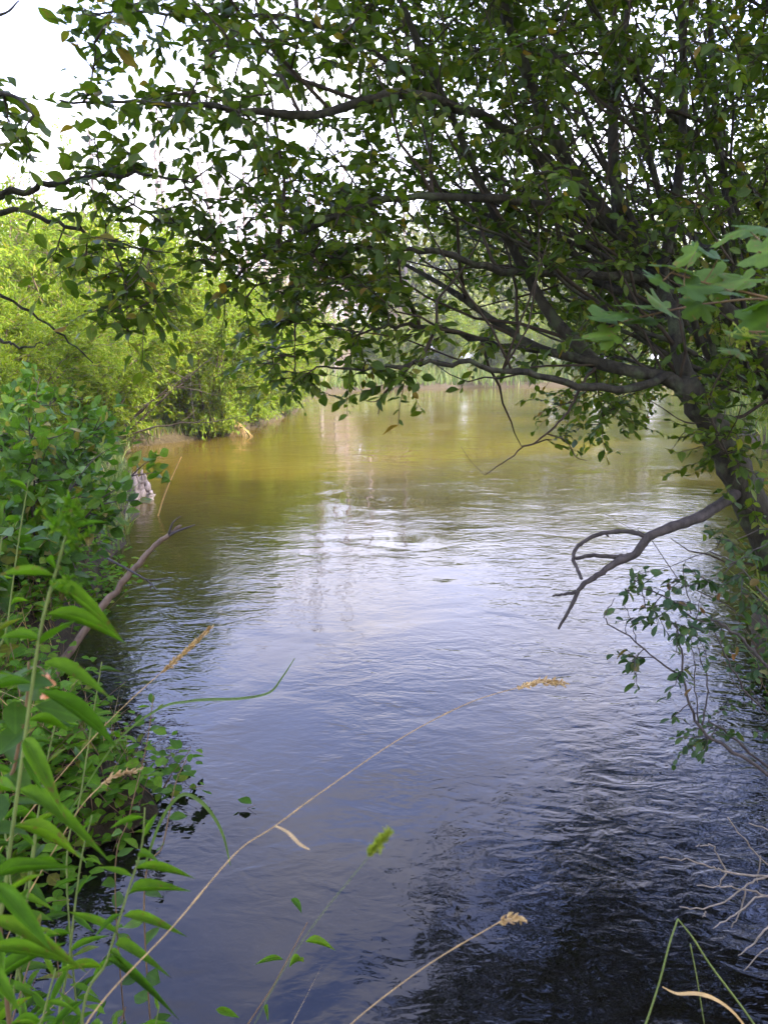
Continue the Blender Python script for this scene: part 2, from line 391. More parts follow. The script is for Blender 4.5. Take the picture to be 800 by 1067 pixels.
# ------------------------------------------------------------------ growth helpers
def curve(a, c, n=6, sag=0., wob=.03, start=None):
    a = np.asarray(a, float); c = np.asarray(c, float)
    t = np.linspace(0, 1, n)[:, None]; L = np.linalg.norm(c - a)
    mid = (a + c) / 2 + np.array([0, 0, sag * L]) + rng.normal(0, wob * L, 3)
    if start is not None: mid = mid * .6 + (a + nrm(start) * L * .5) * .4
    p = (1 - t) ** 2 * a + 2 * t * (1 - t) * mid + t ** 2 * c
    p[1:-1] += rng.normal(0, wob * L * .25, (n - 2, 3))
    return p

def smooth_path(pts, per=5):
    pts = np.asarray(pts, float)
    p = np.vstack([2 * pts[0] - pts[1], pts, 2 * pts[-1] - pts[-2]]); out = []
    for k in range(1, len(p) - 2):
        for t in np.linspace(0, 1, per, endpoint=False):
            a, c, d, e = p[k - 1], p[k], p[k + 1], p[k + 2]
            out.append(.5 * (2 * c + (d - a) * t + (2 * a - 5 * c + 4 * d - e) * t * t + (3 * c - a - 3 * d + e) * t ** 3))
    out.append(p[-2]); return np.array(out)

class Crown:
    """limbs given by hand; twigs and leaves grown out to target points"""
    def __init__(self):
        self.wood = MB(); self.tw = MB(); self.sk = []; self.lp = []; self.la = []; self.ln = []; self.ll = []
    def limb(self, pts, r0, r1, sides=9, per=6, skel=True, mb=None, knob=.08, jit=.0):
        p = smooth_path(pts, per)
        if jit: p[1:-1] += rng.normal(0, jit, (len(p) - 2, 3))
        r = np.linspace(r0, r1, len(p)) * (1 + rng.normal(0, knob, len(p)))
        (mb or self.wood).tube(p, r, sides)
        if skel: self.sk.append(p)
        return p
    def shoot(self, a, d, L, leaf, n_nodes, ratio, rad=.0018, droop=.15, sides=4):
        e = a + nrm(d) * L + np.array([0, 0, -droop * L])
        p = curve(a, e, 5, .05, .06)
        self.tw.tube(p, np.linspace(rad, rad * .4, 5), sides)
        self.leaf_along(p, leaf, n_nodes)
    def leaf_along(self, p, leaf, n, t0=.15):
        t = np.linspace(t0, 1, n) + rng.normal(0, .02, n); t = np.clip(t, 0, 1)
        s = np.linspace(0, 1, len(p))
        pos = np.stack([np.interp(t, s, p[:, k]) for k in range(3)], -1)
        tan = nrm(p[-1] - p[0] + 1e-6)
        sd = nrm(np.cross(tan, [0, 0, 1.]) + 1e-6)
        sg = np.where(np.arange(n) % 2 == 0, 1., -1.)[:, None]
        ax = nrm(tan * rng.uniform(.35, .9, (n, 1)) + sd * sg * rng.uniform(.4, 1, (n, 1)) + rng.normal(0, .33, (n, 3)) + np.array([0, 0, -.28]))
        nm = nrm(np.array([0, 0, 1.]) + rng.normal(0, .55, (n, 3)))
        self.lp.append(pos); self.la.append(ax); self.ln.append(nm)
        self.ll.append(leaf * rng.uniform(.5, 1.3, n))
    def grow(self, targets, leaf=.05, shoots=(2, 5), slen=(.08, .22), node=.028, trad=.0035, sag=.06, maxd=9):
        sk = np.vstack([x for x in self.sk])
        d = np.min(np.linalg.norm(targets[:, None, :] - sk[None, ::3], axis=2), 1)
        for k in np.argsort(d):
            T = targets[k]
            dd = np.linalg.norm(sk - T, axis=1); j = int(np.argmin(dd)); L = dd[j]
            if L > maxd: continue
            p = curve(sk[j], T, 7, sag, .05)
            rr = min(trad * (1 + 1.2 * L), .014)
            self.tw.tube(p, np.linspace(rr, .0016, 7), 5)
            sk = np.vstack([sk, p[2:]])
            main = nrm(p[-1] - p[-3])
            self.leaf_along(p[3:], leaf, max(3, int(min(L * .6, .35) / node)))
            for _ in range(rng.integers(*shoots)):
                tt = rng.uniform(.45, 1.); q = p[min(6, int(round(tt * 6)))]
                dirn = nrm(main * .6 + rng.normal(0, .75, 3) * np.array([1, 1, .55]))
                sl = rng.uniform(*slen)
                self.shoot(q, dirn, sl, leaf, max(3, int(sl / node)), .5)
    def finish(self, root, wood_mat, twig_mat, leafm, temps, ratio=.5, trunk='trunk', twig='twigs', crown='crown'):
        if self.wood.n: self.wood.obj(trunk, wood_mat, root)
        if self.tw.n and self.tw is not self.wood: self.tw.obj(twig, twig_mat, root)
        m = MB()
        ll = np.concatenate(self.ll)
        m.leaves(temps, np.vstack(self.lp), np.vstack(self.la), np.vstack(self.ln), ll, ll * ratio * rng.uniform(.8, 1.2, len(ll)))
        m.obj(crown, leafm, root)
        print(root.name, 'leaves', len(ll))

def in_poly(px, py, poly):
    poly = np.asarray(poly, float); ins = np.zeros(len(px), bool); n = len(poly)
    for i in range(n):
        (ax, ay), (bx, by) = poly[i], poly[(i + 1) % n]
        ins ^= ((ay > py) != (by > py)) & (px < (bx - ax) * (py - ay) / (by - ay + 1e-12) + ax)
    return ins

def volume(poly, Y0, Y1, n):
    """n points spread through the solid the outline makes between two distances"""
    poly = np.asarray(poly, float); out = []
    while len(out) < n:
        px = rng.uniform(poly[:, 0].min(), poly[:, 0].max(), n * 2); py = rng.uniform(poly[:, 1].min(), poly[:, 1].max(), n * 2)
        ok = in_poly(px, py, poly)
        for a, c in zip(px[ok], py[ok]): out.append(P(a, c, rng.uniform(Y0, Y1)))
    return np.array(out[:n])

# ------------------------------------------------------------------ the leaning tree
base = np.array([2.45, 3.1, float(gz(2.45, 3.1)) - .05])
root = thing('leaning_tree', 'dark multi-stemmed tree with a wide leafy crown leaning out over the water', 'tree', base)
T = Crown()
fork = P(715, 402, 3.0)
T.limb(np.vstack([[base], PL((905, 760, 3.05), (842, 640, 3.05), (800, 562, 3.02), (768, 495, 3.0), (745, 448, 3.0)), [fork]]), .092, .050, 14, 7)
T.limb(np.vstack([PL((735, 428, 3.0), (700, 397, 3.0)), PL((655, 386, 3.02), (605, 374, 3.1), (560, 362, 3.2), (520, 338, 3.3), (478, 308, 3.4), (440, 285, 3.5), (395, 262, 3.6))]), .031, .006, 10)
T.limb(PL((745, 440, 3.0), (712, 385, 3.05), (702, 330, 3.15), (690, 290, 3.3), (705, 200, 3.5), (712, 90, 3.7), (705, -60, 3.9), (690, -300, 4.1)), .036, .012, 9)
# the thick limb that climbs to the upper left
T.limb(np.vstack([[base + [.05, .25, .3]], PL((905, 560, 3.5), (830, 420, 3.5), (765, 335, 3.5), (700, 285, 3.5), (650, 245, 3.5), (610, 200, 3.5), (580, 150, 3.45), (555, 90, 3.4), (532, 30, 3.3), (500, -80, 3.2), (470, -200, 3.1)), ]), .060, .012, 10)
T.limb(PL((650, 245, 3.5), (640, 180, 3.6), (640, 100, 3.7), (655, 0, 3.8), (670, -200, 3.9)), .034, .010)
T.limb(PL((610, 200, 3.5), (560, 165, 3.4), (500, 120, 3.1), (420, 98, 2.8), (330, 118, 2.55), (230, 112, 2.4), (140, 106, 2.3), (62, 104, 2.2)), .026, .0025, 8, jit=.004)
T.limb(PL((640, 240, 3.5), (570, 215, 3.3), (480, 205, 3.0), (390, 210, 2.8), (320, 240, 2.7), (262, 275, 2.65), (235, 300, 2.6)), .022, .003, 7, jit=.004)
T.limb(PL((690, 290, 3.4), (600, 285, 3.2), (520, 282, 3.05), (450, 262, 2.9), (380, 258, 2.8), (330, 285, 2.7)), .022, .003, 7, jit=.005)
T.limb(PL((700, 392, 3.0), (640, 405, 2.9), (560, 392, 2.8), (490, 380, 2.75), (430, 378, 2.7), (380, 385, 2.7), (330, 382, 2.7)), .017, .003, 7, jit=.006)
T.limb(PL((560, 365, 3.2), (500, 355, 3.1), (440, 340, 3.0), (400, 340, 2.95), (360, 355, 2.9)), .014, .003, 6, jit=.006)
T.limb(PL((620, 376, 3.1), (575, 330, 3.2), (540, 270, 3.3), (505, 200, 3.3), (470, 120, 3.2), (430, 30, 3.1), (390, -60, 3.0), (330, -150, 2.9)), .026, .006, 8)
T.limb(PL((470, 120, 3.2), (400, 60, 3.0), (310, 20, 2.8), (220, 15, 2.6), (130, 10, 2.5), (85, 20, 2.45)), .012, .002, 6, jit=.004)
T.limb(PL((705, 330, 3.15), (640, 300, 3.4), (560, 262, 3.7), (470, 235, 4.0), (400, 228, 4.2)), .02, .004, 7)
T.limb(PL((690, 290, 3.4), (620, 255, 3.6), (540, 218, 3.8), (470, 190, 4.0)), .014, .004, 7, jit=.006)
# stems on the far side
T.limb(np.vstack([[base + [.3, .6, .3]], PL((900, 470, 3.9), (850, 380, 4.0), (790, 300, 4.2), (760, 220, 4.4), (745, 100, 4.6), (735, -60, 4.8))]), .04, .014, 9)
T.limb(np.vstack([[base + [.45, .5, .3]], PL((940, 420, 3.6), (900, 250, 3.6), (850, 130, 3.6), (800, -10, 3.6), (760, -200, 3.6))]), .038, .014, 9)
T.limb(PL((850, 380, 4.0), (800, 235, 4.2), (770, 180, 4.0), (700, 120, 3.8), (655, 70, 3.7), (600, -30, 3.6)), .022, .006, 8)
T.limb(PL((830, 420, 3.5), (780, 395, 3.9), (735, 355, 4.3), (690, 330, 4.8), (600, 310, 5.4), (540, 300, 6.0)), .030, .010, 8)
T.limb(PL((690, 330, 4.8), (660, 380, 5.2), (620, 405, 5.6), (585, 415, 5.9)), .014, .004, 6)
T.limb(PL((850, 400, 3.8), (800, 380, 4.6), (760, 385, 5.4), (730, 395, 6.2), (700, 400, 7)), .03, .008, 7)
T.limb(PL((790, 300, 4.2), (700, 230, 5.2), (620, 180, 6), (560, 120, 6.4)), .028, .008, 7)
T.limb(PL((532, 30, 3.3), (470, -60, 4.2), (440, -160, 5.0), (420, -260, 5.6)), .02, .006, 7)
T.limb(PL((705, -60, 3.9), (660, -160, 4.8), (630, -260, 5.6)), .02, .006, 7)
for (ax, ay, aY), (ex, ey, eY) in [((720, 330, 3.4), (470, 150, 3.3)), ((700, 300, 3.5), (500, 205, 3.2)), ((715, 340, 3.3), (560, 20, 3.6)), ((730, 360, 3.4), (600, -30, 3.9)), ((700, 300, 3.6), (545, 60, 4.2)),
        ((740, 380, 3.6), (640, 60, 4.2)), ((760, 420, 3.4), (680, 100, 3.6)), ((770, 380, 3.8), (770, 20, 4.2)), ((700, 320, 3.5), (480, 245, 3.9)), ((745, 400, 3.5), (530, 330, 4.3)), ((690, 300, 3.4), (430, 180, 3.4)), ((800, 420, 3.6), (715, 60, 3.3)), ((725, 370, 3.3), (520, 240, 3.0)), ((705, 320, 3.6), (580, 100, 3.4)), ((715, 330, 3.5), (650, 20, 3.3)), ((735, 400, 3.4), (590, 270, 3.0)), ((690, 295, 3.5), (455, 215, 2.9)),
        ((780, 400, 3.7), (735, 30, 4.0)), ((740, 350, 3.8), (610, 120, 4.4)), ((700, 300, 3.6), (520, 110, 3.0)), ((760, 400, 3.3), (560, 290, 3.6)), ((800, 330, 3.8), (690, -20, 3.4))]:
    a, e = P(ax, ay, aY), P(ex, ey, eY); p = curve(a, e, 9, -.04, .025); T.wood.tube(p, np.linspace(rng.uniform(.010, .019), .004, 9), 7); T.sk.append(p)
# small bare twigs hanging over the water
T.limb(PL((625, 376, 3.1), (608, 398, 3.0), (592, 428, 2.95), (570, 452, 2.9), (540, 470, 2.9), (505, 495, 2.9)), .0075, .0018, 6, skel=False, mb=T.tw, jit=.003)
T.limb(PL((570, 452, 2.9), (590, 460, 2.9), (600, 476, 2.9), (612, 480, 2.9)), .003, .0012, 5, skel=False, mb=T.tw)
T.limb(PL((505, 495, 2.9), (490, 480, 2.9), (480, 465, 2.9)), .0014, .0008, 5, skel=False, mb=T.tw)
T.limb(PL((430, 378, 2.7), (415, 396, 2.7), (398, 412, 2.7), (394, 431, 2.7)), .0045, .0018, 5, skel=False, mb=T.tw)
T.limb(PL((405, 406, 2.7), (392, 418, 2.7), (378, 417, 2.7)), .003, .001, 5, skel=False, mb=T.tw)
T.limb(PL((745, 440, 3), (715, 440, 2.95), (690, 425, 2.9), (672, 414, 2.9)), .004, .001, 5, skel=False, mb=T.tw)
T.limb(PL((735, 462, 3), (715, 450, 2.95), (700, 468, 2.9)), .003, .001, 5, skel=False, mb=T.tw)
# fine bare stems criss-crossing inside the crown
sk = np.vstack(T.sk)
for _ in range(130):
    a = sk[rng.integers(0, len(sk))]
    e = a + np.array([rng.normal(-.35, .45), rng.normal(.2, .5), rng.normal(.55, .35)])
    p = curve(a, e, 7, -.08, .07); T.tw.tube(p, np.linspace(rng.uniform(.004, .010), .0015, 7), 5); T.sk.append(p)
tg = [volume([(330, -260), (900, -320), (900, 330), (790, 375), (690, 335), (600, 320), (520, 285), (440, 235), (400, 150), (370, 40)], 2.7, 6.6, 800),
      volume([(450, 40), (900, 0), (900, 300), (620, 330), (480, 250)], 2.6, 4.6, 105),
      volume([(230, -200), (440, -200), (440, 120), (430, 260), (330, 245), (260, 150), (210, 60)], 2.35, 3.7, 95),
      volume([(75, -20), (240, -60), (260, 140), (120, 135), (70, 110), (62, 60)], 2.1, 2.7, 24),
      volume([(290, 160), (440, 160), (440, 300), (330, 300), (270, 260)], 2.5, 3.6, 32),
      volume([(275, 270), (420, 250), (430, 395), (380, 412), (320, 405), (270, 385), (300, 320)], 2.6, 3.4, 38),
      volume([(420, 300), (640, 330), (640, 385), (560, 392), (430, 385)], 2.6, 4.2, 13),
      volume([(560, 385), (660, 385), (690, 420), (620, 455), (585, 465), (560, 430)], 3.0, 6.0, 18),
      volume([(700, 390), (800, 380), (870, 600), (800, 590), (770, 520)], 2.75, 3.4, 22),
      volume([(600, 280), (860, 280), (860, 420), (760, 410), (600, 400)], 3.6, 7.8, 190),
      volume([(420, -850), (900, -850), (900, -260), (400, -260)], 2.6, 8.0, 1500),
      volume([(215, 275), (275, 255), (300, 300), (240, 320)], 2.5, 2.8, 7)]
tg.append(volume([(430, -60), (900, -60), (900, 330), (640, 350), (480, 300), (420, 150)], 4.2, 7.6, 520))
T.grow(np.vstack(tg), .048, shoots=(3, 8), slen=(.08, .24), node=.024)
T.grow(volume([(470, -820), (900, -820), (900, -230), (440, -230)], 3.0, 9.0, 520), .085, shoots=(3, 7), slen=(.15, .35), node=.035)
T.finish(root, M['bark'], M['twig'], M['tree_leaf'], T_OVATE, .52)
d = MB()   # bare hooked limb low over the water
def dl(pts, r0, r1, s=9):
    p = smooth_path(pts, 6); p[1:-1] += rng.normal(0, .0012, (len(p) - 2, 3))
    d.tube(p, np.linspace(r0, r1, len(p)) * (1 + rng.normal(0, .06, len(p))), s)
dl(PL((790, 498, 3.1), (764, 516, 2.96), (730, 538, 2.8), (700, 549, 2.75), (675, 560, 2.7), (661, 578, 2.7), (640, 587, 2.7), (622, 600, 2.68), (605, 612, 2.66), (595, 632, 2.65), (582, 655, 2.65)), .025, .005)
dl(PL((675, 560, 2.7), (655, 554, 2.72), (630, 555, 2.74), (612, 562, 2.76), (600, 572, 2.76), (597, 582, 2.75), (602, 594, 2.72), (606, 603, 2.68)), .009, .006, 7)
dl(PL((661, 578, 2.7), (640, 580, 2.72), (615, 579, 2.73), (600, 582, 2.75)), .0095, .007, 7)
dl(PL((603, 616, 2.66), (590, 619, 2.66), (576, 621, 2.66)), .008, .004, 7)
dl(PL((630, 555, 2.74), (634, 559, 2.73)), .006, .003, 6)
dl(PL((672, 557, 2.7), (664, 552, 2.68), (668, 548, 2.68)), .002, .001, 5)
o = d.obj('dead_branch', M['dead_wood'], root); o['label'] = 'bare hooked grey branch'

# ------------------------------------------------------------------ tree reaching in from the left edge
base = np.array([-2.25, 2.5, float(gz(-2.25, 2.5)) - .05])
root = thing('overhanging_tree', 'slender tree whose leafy branches hang in front of the yellow-green willows', 'tree', base)
T = Crown()
T.limb(np.vstack([[base], PL((-280, 700, 2.5), (-230, 450, 2.5), (-200, 250, 2.5), (-180, 50, 2.5), (-150, -200, 2.5))]), .055, .02, 10)
T.limb(PL((-200, 260, 2.5), (-100, 230, 2.5), (0, 204, 2.5), (50, 192, 2.5), (95, 184, 2.5), (150, 182, 2.5), (200, 190, 2.5)), .016, .003, 7, jit=.004)
T.limb(PL((-210, 300, 2.5), (-100, 240, 2.45), (0, 218, 2.45), (60, 232, 2.45), (110, 250, 2.45), (170, 262, 2.4)), .013, .002, 7, jit=.004)
T.limb(PL((110, 250, 2.45), (128, 280, 2.45), (132, 310, 2.45), (128, 345, 2.45)), .004, .0015, 5, jit=.003)
T.limb(PL((95, 184, 2.5), (160, 225, 2.5), (200, 240, 2.5), (225, 262, 2.5)), .004, .0015, 5, jit=.003)
T.limb(PL((-190, 160, 2.5), (-100, 100, 2.3), (-30, 95, 2.2), (15, 100, 2.15), (35, 120, 2.1)), .011, .003, 7)
T.limb(PL((-170, 0, 2.5), (-60, 20, 2.3), (0, 15, 2.3), (20, 0, 2.3)), .009, .002, 7)
T.limb(PL((-230, 380, 2.5), (-80, 290, 2.6), (0, 308, 2.7), (60, 345, 2.8), (97, 378, 2.9)), .010, .002, 6, skel=False, jit=.004)
T.limb(PL((-150, 380, 2.7), (-30, 350, 2.7), (5, 356, 2.7), (25, 362, 2.7), (45, 358, 2.7)), .010, .002, 6, skel=False, jit=.004)
tg = [volume([(40, 150), (100, 140), (240, 190), (260, 250), (180, 290), (150, 355), (110, 340), (100, 300), (20, 300), (30, 250), (80, 220)], 2.35, 2.65, 36),
      volume([(-120, 60), (25, 80), (45, 130), (10, 150), (-100, 180)], 2.05, 2.5, 26),
      volume([(105, 280), (155, 290), (150, 350), (110, 345)], 2.4, 2.5, 4),
      volume([(140, 160), (300, 150), (320, 235), (220, 260)], 2.4, 2.9, 18),
      volume([(-320, -300), (-30, -300), (-60, 250), (-320, 300)], 1.9, 3.2, 50)]
T.grow(np.vstack(tg), .05, trad=.003)
T.finish(root, M['bark'], M['twig'], M['tree_leaf'], T_OVATE, .50)

# ------------------------------------------------------------------ shrubs
def shrub_meshes(h, spread, nst, ntw, per, leaf, ratio, temps, leafm, stemm, up=.45, r0=.03, ball=1.0, scatter=.0):
    s = MB(); lp, la, ln, ll = [], [], [], []
    for k in range(nst):
        az = rng.uniform(0, 2 * math.pi); rr = spread * math.sqrt(rng.uniform(.02, 1)); hh = h * rng.uniform(.65, 1.0) * (1 - .35 * (rr / spread) ** 2)
        a = np.array([math.cos(az) * .25 * rng.uniform(.2, 1), math.sin(az) * .25 * rng.uniform(.2, 1), -.1]); e = np.array([math.cos(az) * rr, math.sin(az) * rr, hh])
        mid = np.array([e[0] * .35, e[1] * .35, hh * .65])
        t = np.linspace(0, 1, 9)[:, None]; p = (1 - t) ** 2 * a + 2 * t * (1 - t) * mid + t * t * e
        p[1:] += rng.normal(0, .03 * spread / 2, (8, 3))
        s.tube(p, np.linspace(r0, .004, 9), 5)
        for q in range(ntw):
            tt = rng.uniform(.06, 1) ** .95; st = np.array([np.interp(tt, np.linspace(0, 1, 9), p[:, c]) for c in range(3)])
            out = nrm(np.array([st[0], st[1], 0]) + rng.normal(0, .6, 3) * spread * .5)
            L = rng.uniform(.35, 1.) * spread * .42
            en = st + nrm(out + np.array([0, 0, up * rng.uniform(-.6, 1.6)])) * L
            pp = curve(st, en, 5, .08, .05); s.tube(pp, np.linspace(.007, .002, 5), 3)
            n = per; u = rng.uniform(.1, 1.05, n)
            pos = np.stack([np.interp(u, np.linspace(0, 1, 5), pp[:, c]) for c in range(3)], -1) + rng.normal(0, .05 + scatter, (n, 3))
            tan = nrm(pp[-1] - pp[0])
            lp.append(pos); la.append(nrm(tan + rng.normal(0, .55, (n, 3)))); ln.append(nrm(np.array([0, 0, .8]) + nrm(out * [1, 1, 0] + 1e-6) * .7 + rng.normal(0, .5, (n, 3)))); ll.append(leaf * rng.uniform(.6, 1.2, n))
    m = MB(); l = np.concatenate(ll); lp = np.vstack(lp)
    lp[:, 2] = np.maximum(lp[:, 2], .02 + rng.uniform(0, .15, len(lp)))
    m.leaves(temps, lp, np.vstack(la), np.vstack(ln), l, l * ratio)
    return s.mesh('stems', stemm), m.mesh('foliage', leafm)

def proto(name, label, cat, meshes, part=('stems', 'foliage'), group=None):
    r = thing(name, label, cat, (0, 0, 0), group)
    for nm, me in zip(part, meshes):
        o = bpy.data.objects.new(nm, me); COL.objects.link(o); o.parent = r
    return r

def place(r, x, y, rz, sc):
    r.location = (x, y, float(gz(x, y)) - .03); r.rotation_euler = (0, 0, rz); r.scale = (sc, sc, sc) if not hasattr(sc, '__len__') else sc

WG = 'willow shrubs along the water'
wp = [proto('willow_shrub', 'x', 'shrub', shrub_meshes(3.4, 1.9, 30, 30, 50, .105, .25, T_CHEAP, M['willow_leaf'], M['stick']), group=WG) for _ in range(3)]
willows = [
    (0, -6.3, 16.8, .4, 1.55, 'tall yellow-green willow behind the low arching bare twigs'),
    (1, -4.8, 20.4, 2.0, 1.3, 'rounded willow overhanging the bank beside the pale straw tuft'),
    (2, -4.2, 23.6, 4.1, 1.3, 'bright willow dipping to the water just past the straw tuft'),
    (0, -3.9, 27.5, 3.0, 1.3, 'willow near the bend with brown dead brush above it'),
    (1, -4.1, 33.0, 5.2, 1.3, 'farthest small willow on the bank before the bend'),
    (2, -9.2, 21.5, 1.2, 1.8, 'tall willow rising behind the arching twigs, reaching the pale sky'),
    (0, -8.9, 18.0, 2.6, 1.75, 'tallest willow cut off by the photo edge'),
    (1, -5.7, 14.2, .9, .95, 'willow on the near side of the little cove'),
    (2, -7.9, 25.5, 2.2, 1.6, 'willow in the second row behind the straw tuft'),
    (0, -8.2, 31.0, .2, 1.6, 'willow in the second row beneath the bare snags'),
    (1, -5.6, 10.6, 3.3, .85, 'low willow behind the bleached stump'),
    (2, 11.3, 21.0, 1.0, 1.15, 'willow across the water seen beyond the leaning trunk'),
    (0, 9.2, 15.4, 3.0, 1.0, 'willow on the near bank half hidden by the leaning tree'),
    (1, 13.6, 29.5, .5, 1.35, 'large willow on the bank far behind the leaning tree'),
    (2, 6.5, 9.9, 2.2, .8, 'small willow screened by the stems of the leaning tree'),
    (0, 17.0, 38.0, 4.2, 1.4, 'willow on the far right bank seen under the long low limb'),
]
used = set()
for k, x, y, rz, sc, lab in willows:
    if k not in used:
        used.add(k); r = wp[k]; r['label'] = lab
    else:
        r = dup(wp[k], (0, 0, 0), 0, 1, lab, WG)
    place(r, x, y, rz, sc)

for k, (x, y, sc) in enumerate([(-2.6, 53.5, 1.4), (.8, 55.0, 1.5), (4.4, 56.5, 1.7), (7.8, 57.5, 1.5), (11.2, 58.5, 1.8), (15.0, 60, 1.7), (19.5, 62, 1.9), (25, 64.5, 1.8), (31, 66.5, 2.0)]):
    place(dup(wp[k % 3], (0, 0, 0), 0, 1, 'far shrub in the line along the back of the bright grass beyond the bend', 'shrubs behind the far grass'), x, y, k * 2.1, sc)

# arching bare twigs in front of the first willow
b = MB()
bx = P(112, 462, 16.0); bx[2] = float(gz(bx[0], bx[1]))
for e in [(222, 372, 15.6), (205, 385, 15.5), (160, 372, 16), (215, 436, 15.4), (150, 330, 16.2), (60, 400, 16), (190, 400, 15.8), (132, 360, 15.8), (95, 380, 15.8)]:
    E = P(*e); p = curve(bx + rng.normal(0, .08, 3) * [1, 1, 0], E, 9, .06, .05); b.tube(p, np.linspace(.032, .008, 9), 6)
    for _ in range(4):
        k = rng.integers(3, 8); q = p[k] + rng.normal(0, .35, 3) + (E - bx) * .12; b.tube(curve(p[k], q, 5, 0, .06), np.linspace(.010, .004, 5), 4)
tag(b.obj('bare_shrub', M['twig']), 'spray of dark leafless twigs arching over the bank in front of the willows', 'shrub')

# broad-leaved shrubs of the near left bank
SG = 'broad-leaved shrubs on the near bank'
for (x, y, h, sp, lab, nst) in [(-2.75, 5.6, 1.35, .85, 'dark green broad-leaved shrub leaning over the fallen stick', 13), (-3.6, 7.6, 1.5, .95, 'broad-leaved shrub in front of the bleached stump', 13), (-2.55, 3.9, .95, .7, 'low broad-leaved shrub at the root of the fallen stick', 11), (-4.6, 9.4, 1.6, 1.1, 'broad-leaved shrub between the bleached stump and the willows', 11)]:
    r = proto('broadleaf_shrub', lab, 'shrub', shrub_meshes(h, sp, nst, 13, 10, .125, .58, T_OVATE, M['shrub_leaf'], M['twig'], up=.3, r0=.012), group=SG)
    place(r, x, y, 0, 1)

# ------------------------------------------------------------------ far trees, snags, dead brush
FG = 'leafy trees beyond the bend'
def tree_meshes(h, cr, n, leaf, ratio, seed):
    t = MB(); p = np.array([[0, 0, -.3], [.1, 0, h * .3], [.0, .15, h * .6], [.1, .1, h * .93]]); ps = smooth_path(p, 5)
    t.tube(ps, np.linspace(h * .022, .03, len(ps)), 8)
    pos, ax, nm = [], [], []
    for k in range(46):
        tt = rng.uniform(.25, .97); st = np.array([np.interp(tt, np.linspace(0, 1, len(ps)), ps[:, c]) for c in range(3)])
        L = cr * (1.15 - .75 * abs(tt - .45)) * rng.uniform(.55, 1.1); az = rng.uniform(0, 6.28)
        e = st + np.array([math.cos(az) * L, math.sin(az) * L, L * rng.uniform(.0, .7)])
        pp = curve(st, e, 6, .08, .06); t.tube(pp, np.linspace(h * .007, .012, 6), 5)
        m = n // 46
        cl = rng.integers(3, 7)
        for c in range(cl):
            u = rng.uniform(.4, 1.05); ce = st + (e - st) * u + rng.normal(0, .12 * cr, 3)
            q = ce + rng.normal(0, 1, (m // cl, 3)) * np.array([.24, .24, .15]) * cr * rng.uniform(.6, 1.2)
            pos.append(q)
    pos = np.vstack(pos); k = len(pos)
    f = MB(); l = leaf * rng.uniform(.6, 1.3, k)
    f.leaves(T_CHEAP, pos, rng.normal(0, 1, (k, 3)) + [0, 0, -.3], nrm(np.array([0, 0, 1.]) + rng.normal(0, .7, (k, 3))), l, l * ratio)
    return t.mesh('trunk', M['snag']), f.mesh('crown', M['far_leaf'])
fp = [proto('riverside_tree', 'x', 'tree', tree_meshes(9, 2.6, 9500, .26, .55, k), part=('trunk', 'crown'), group=FG) for k in range(3)]
far = [(0, 4, 60, 0, 1.4, 'leafy tree nearest the bend, standing over the bright far grass'), (1, 10, 63, 1, 1.45, 'rounded leafy tree behind the far grass, next along from the bend'), (2, 16, 64, 2, 1.5, 'leafy tree on the far bank above the hanging bare twig'),
       (0, 22, 67, 3, 1.55, 'broad leafy tree on the far bank behind the leaning tree crown'), (1, 29, 68, 4, 1.3, 'leafy far tree showing between the stems of the leaning tree'), (2, 37, 70, 5, 1.4, 'tall far tree behind the trunk of the leaning tree'),
       (1, -.8, 64, 2.2, 1.35, 'small leafy tree left of the bend in front of the bare snags'), (0, -26, 44, 1.5, 1.2, 'pale leafy tree standing behind the tallest willow'), (2, -16, 40, 4.5, .95, 'leafy tree rising behind the second row of willows'), (0, 24, 47, .6, 1.3, 'leafy tree on the near bank far behind the leaning tree'), (1, 13.5, 24.5, 2.6, 1.0, 'leafy tree close behind the upright stems of the leaning tree'), (2, 17.0, 33, 3.6, 1.15, 'leafy tree on the right bank behind the thick climbing limb'), (0, 11.5, 18.5, 5.0, .85, 'leafy tree nearest behind the trunk of the leaning tree'), (1, 9, 61, 5.6, 1.15, 'leafy far tree between the bend trees and the long low limb'), (2, -6.2, 59, 1.1, 1.15, 'low leafy tree among the feet of the bare snags')]
used = set()
for k, x, y, rz, sc, lab in far:
    if k not in used: used.add(k); r = fp[k]; r['label'] = lab
    else: r = dup(fp[k], (0, 0, 0), 0, 1, lab, FG)
    place(r, x, y, rz, sc)

DG = 'bare dead trees beyond the bank'
def snag_mesh(h):
    t = MB(); p = np.array([[0, 0, -.3], [rng.normal(0, .1), 0, h * .35], [rng.normal(0, .2), .1, h * .7], [rng.normal(0, .3), .1, h]]); ps = smooth_path(p, 6)
    t.tube(ps, np.linspace(h * .012, .03, len(ps)), 7)
    for k in range(40):
        tt = rng.uniform(.25, .98); st = np.array([np.interp(tt, np.linspace(0, 1, len(ps)), ps[:, c]) for c in range(3)])
        L = h * rng.uniform(.05, .16) * (1.25 - tt); az = rng.uniform(0, 6.28)
        e = st + np.array([math.cos(az) * L, math.sin(az) * L, L * rng.uniform(-.2, .7)])
        pp = curve(st, e, 5, -.05, .08); t.tube(pp, np.linspace(.04, .015, 5), 4)
        for _ in range(3):
            q = pp[rng.integers(2, 5)]; t.tube(np.array([q, q + rng.normal(0, .35 * L, 3) + [0, 0, .1 * L]]), [.018, .01], 3)
    return t.mesh('dead_tree', M['snag'])
sm = [snag_mesh(15) for _ in range(4)]
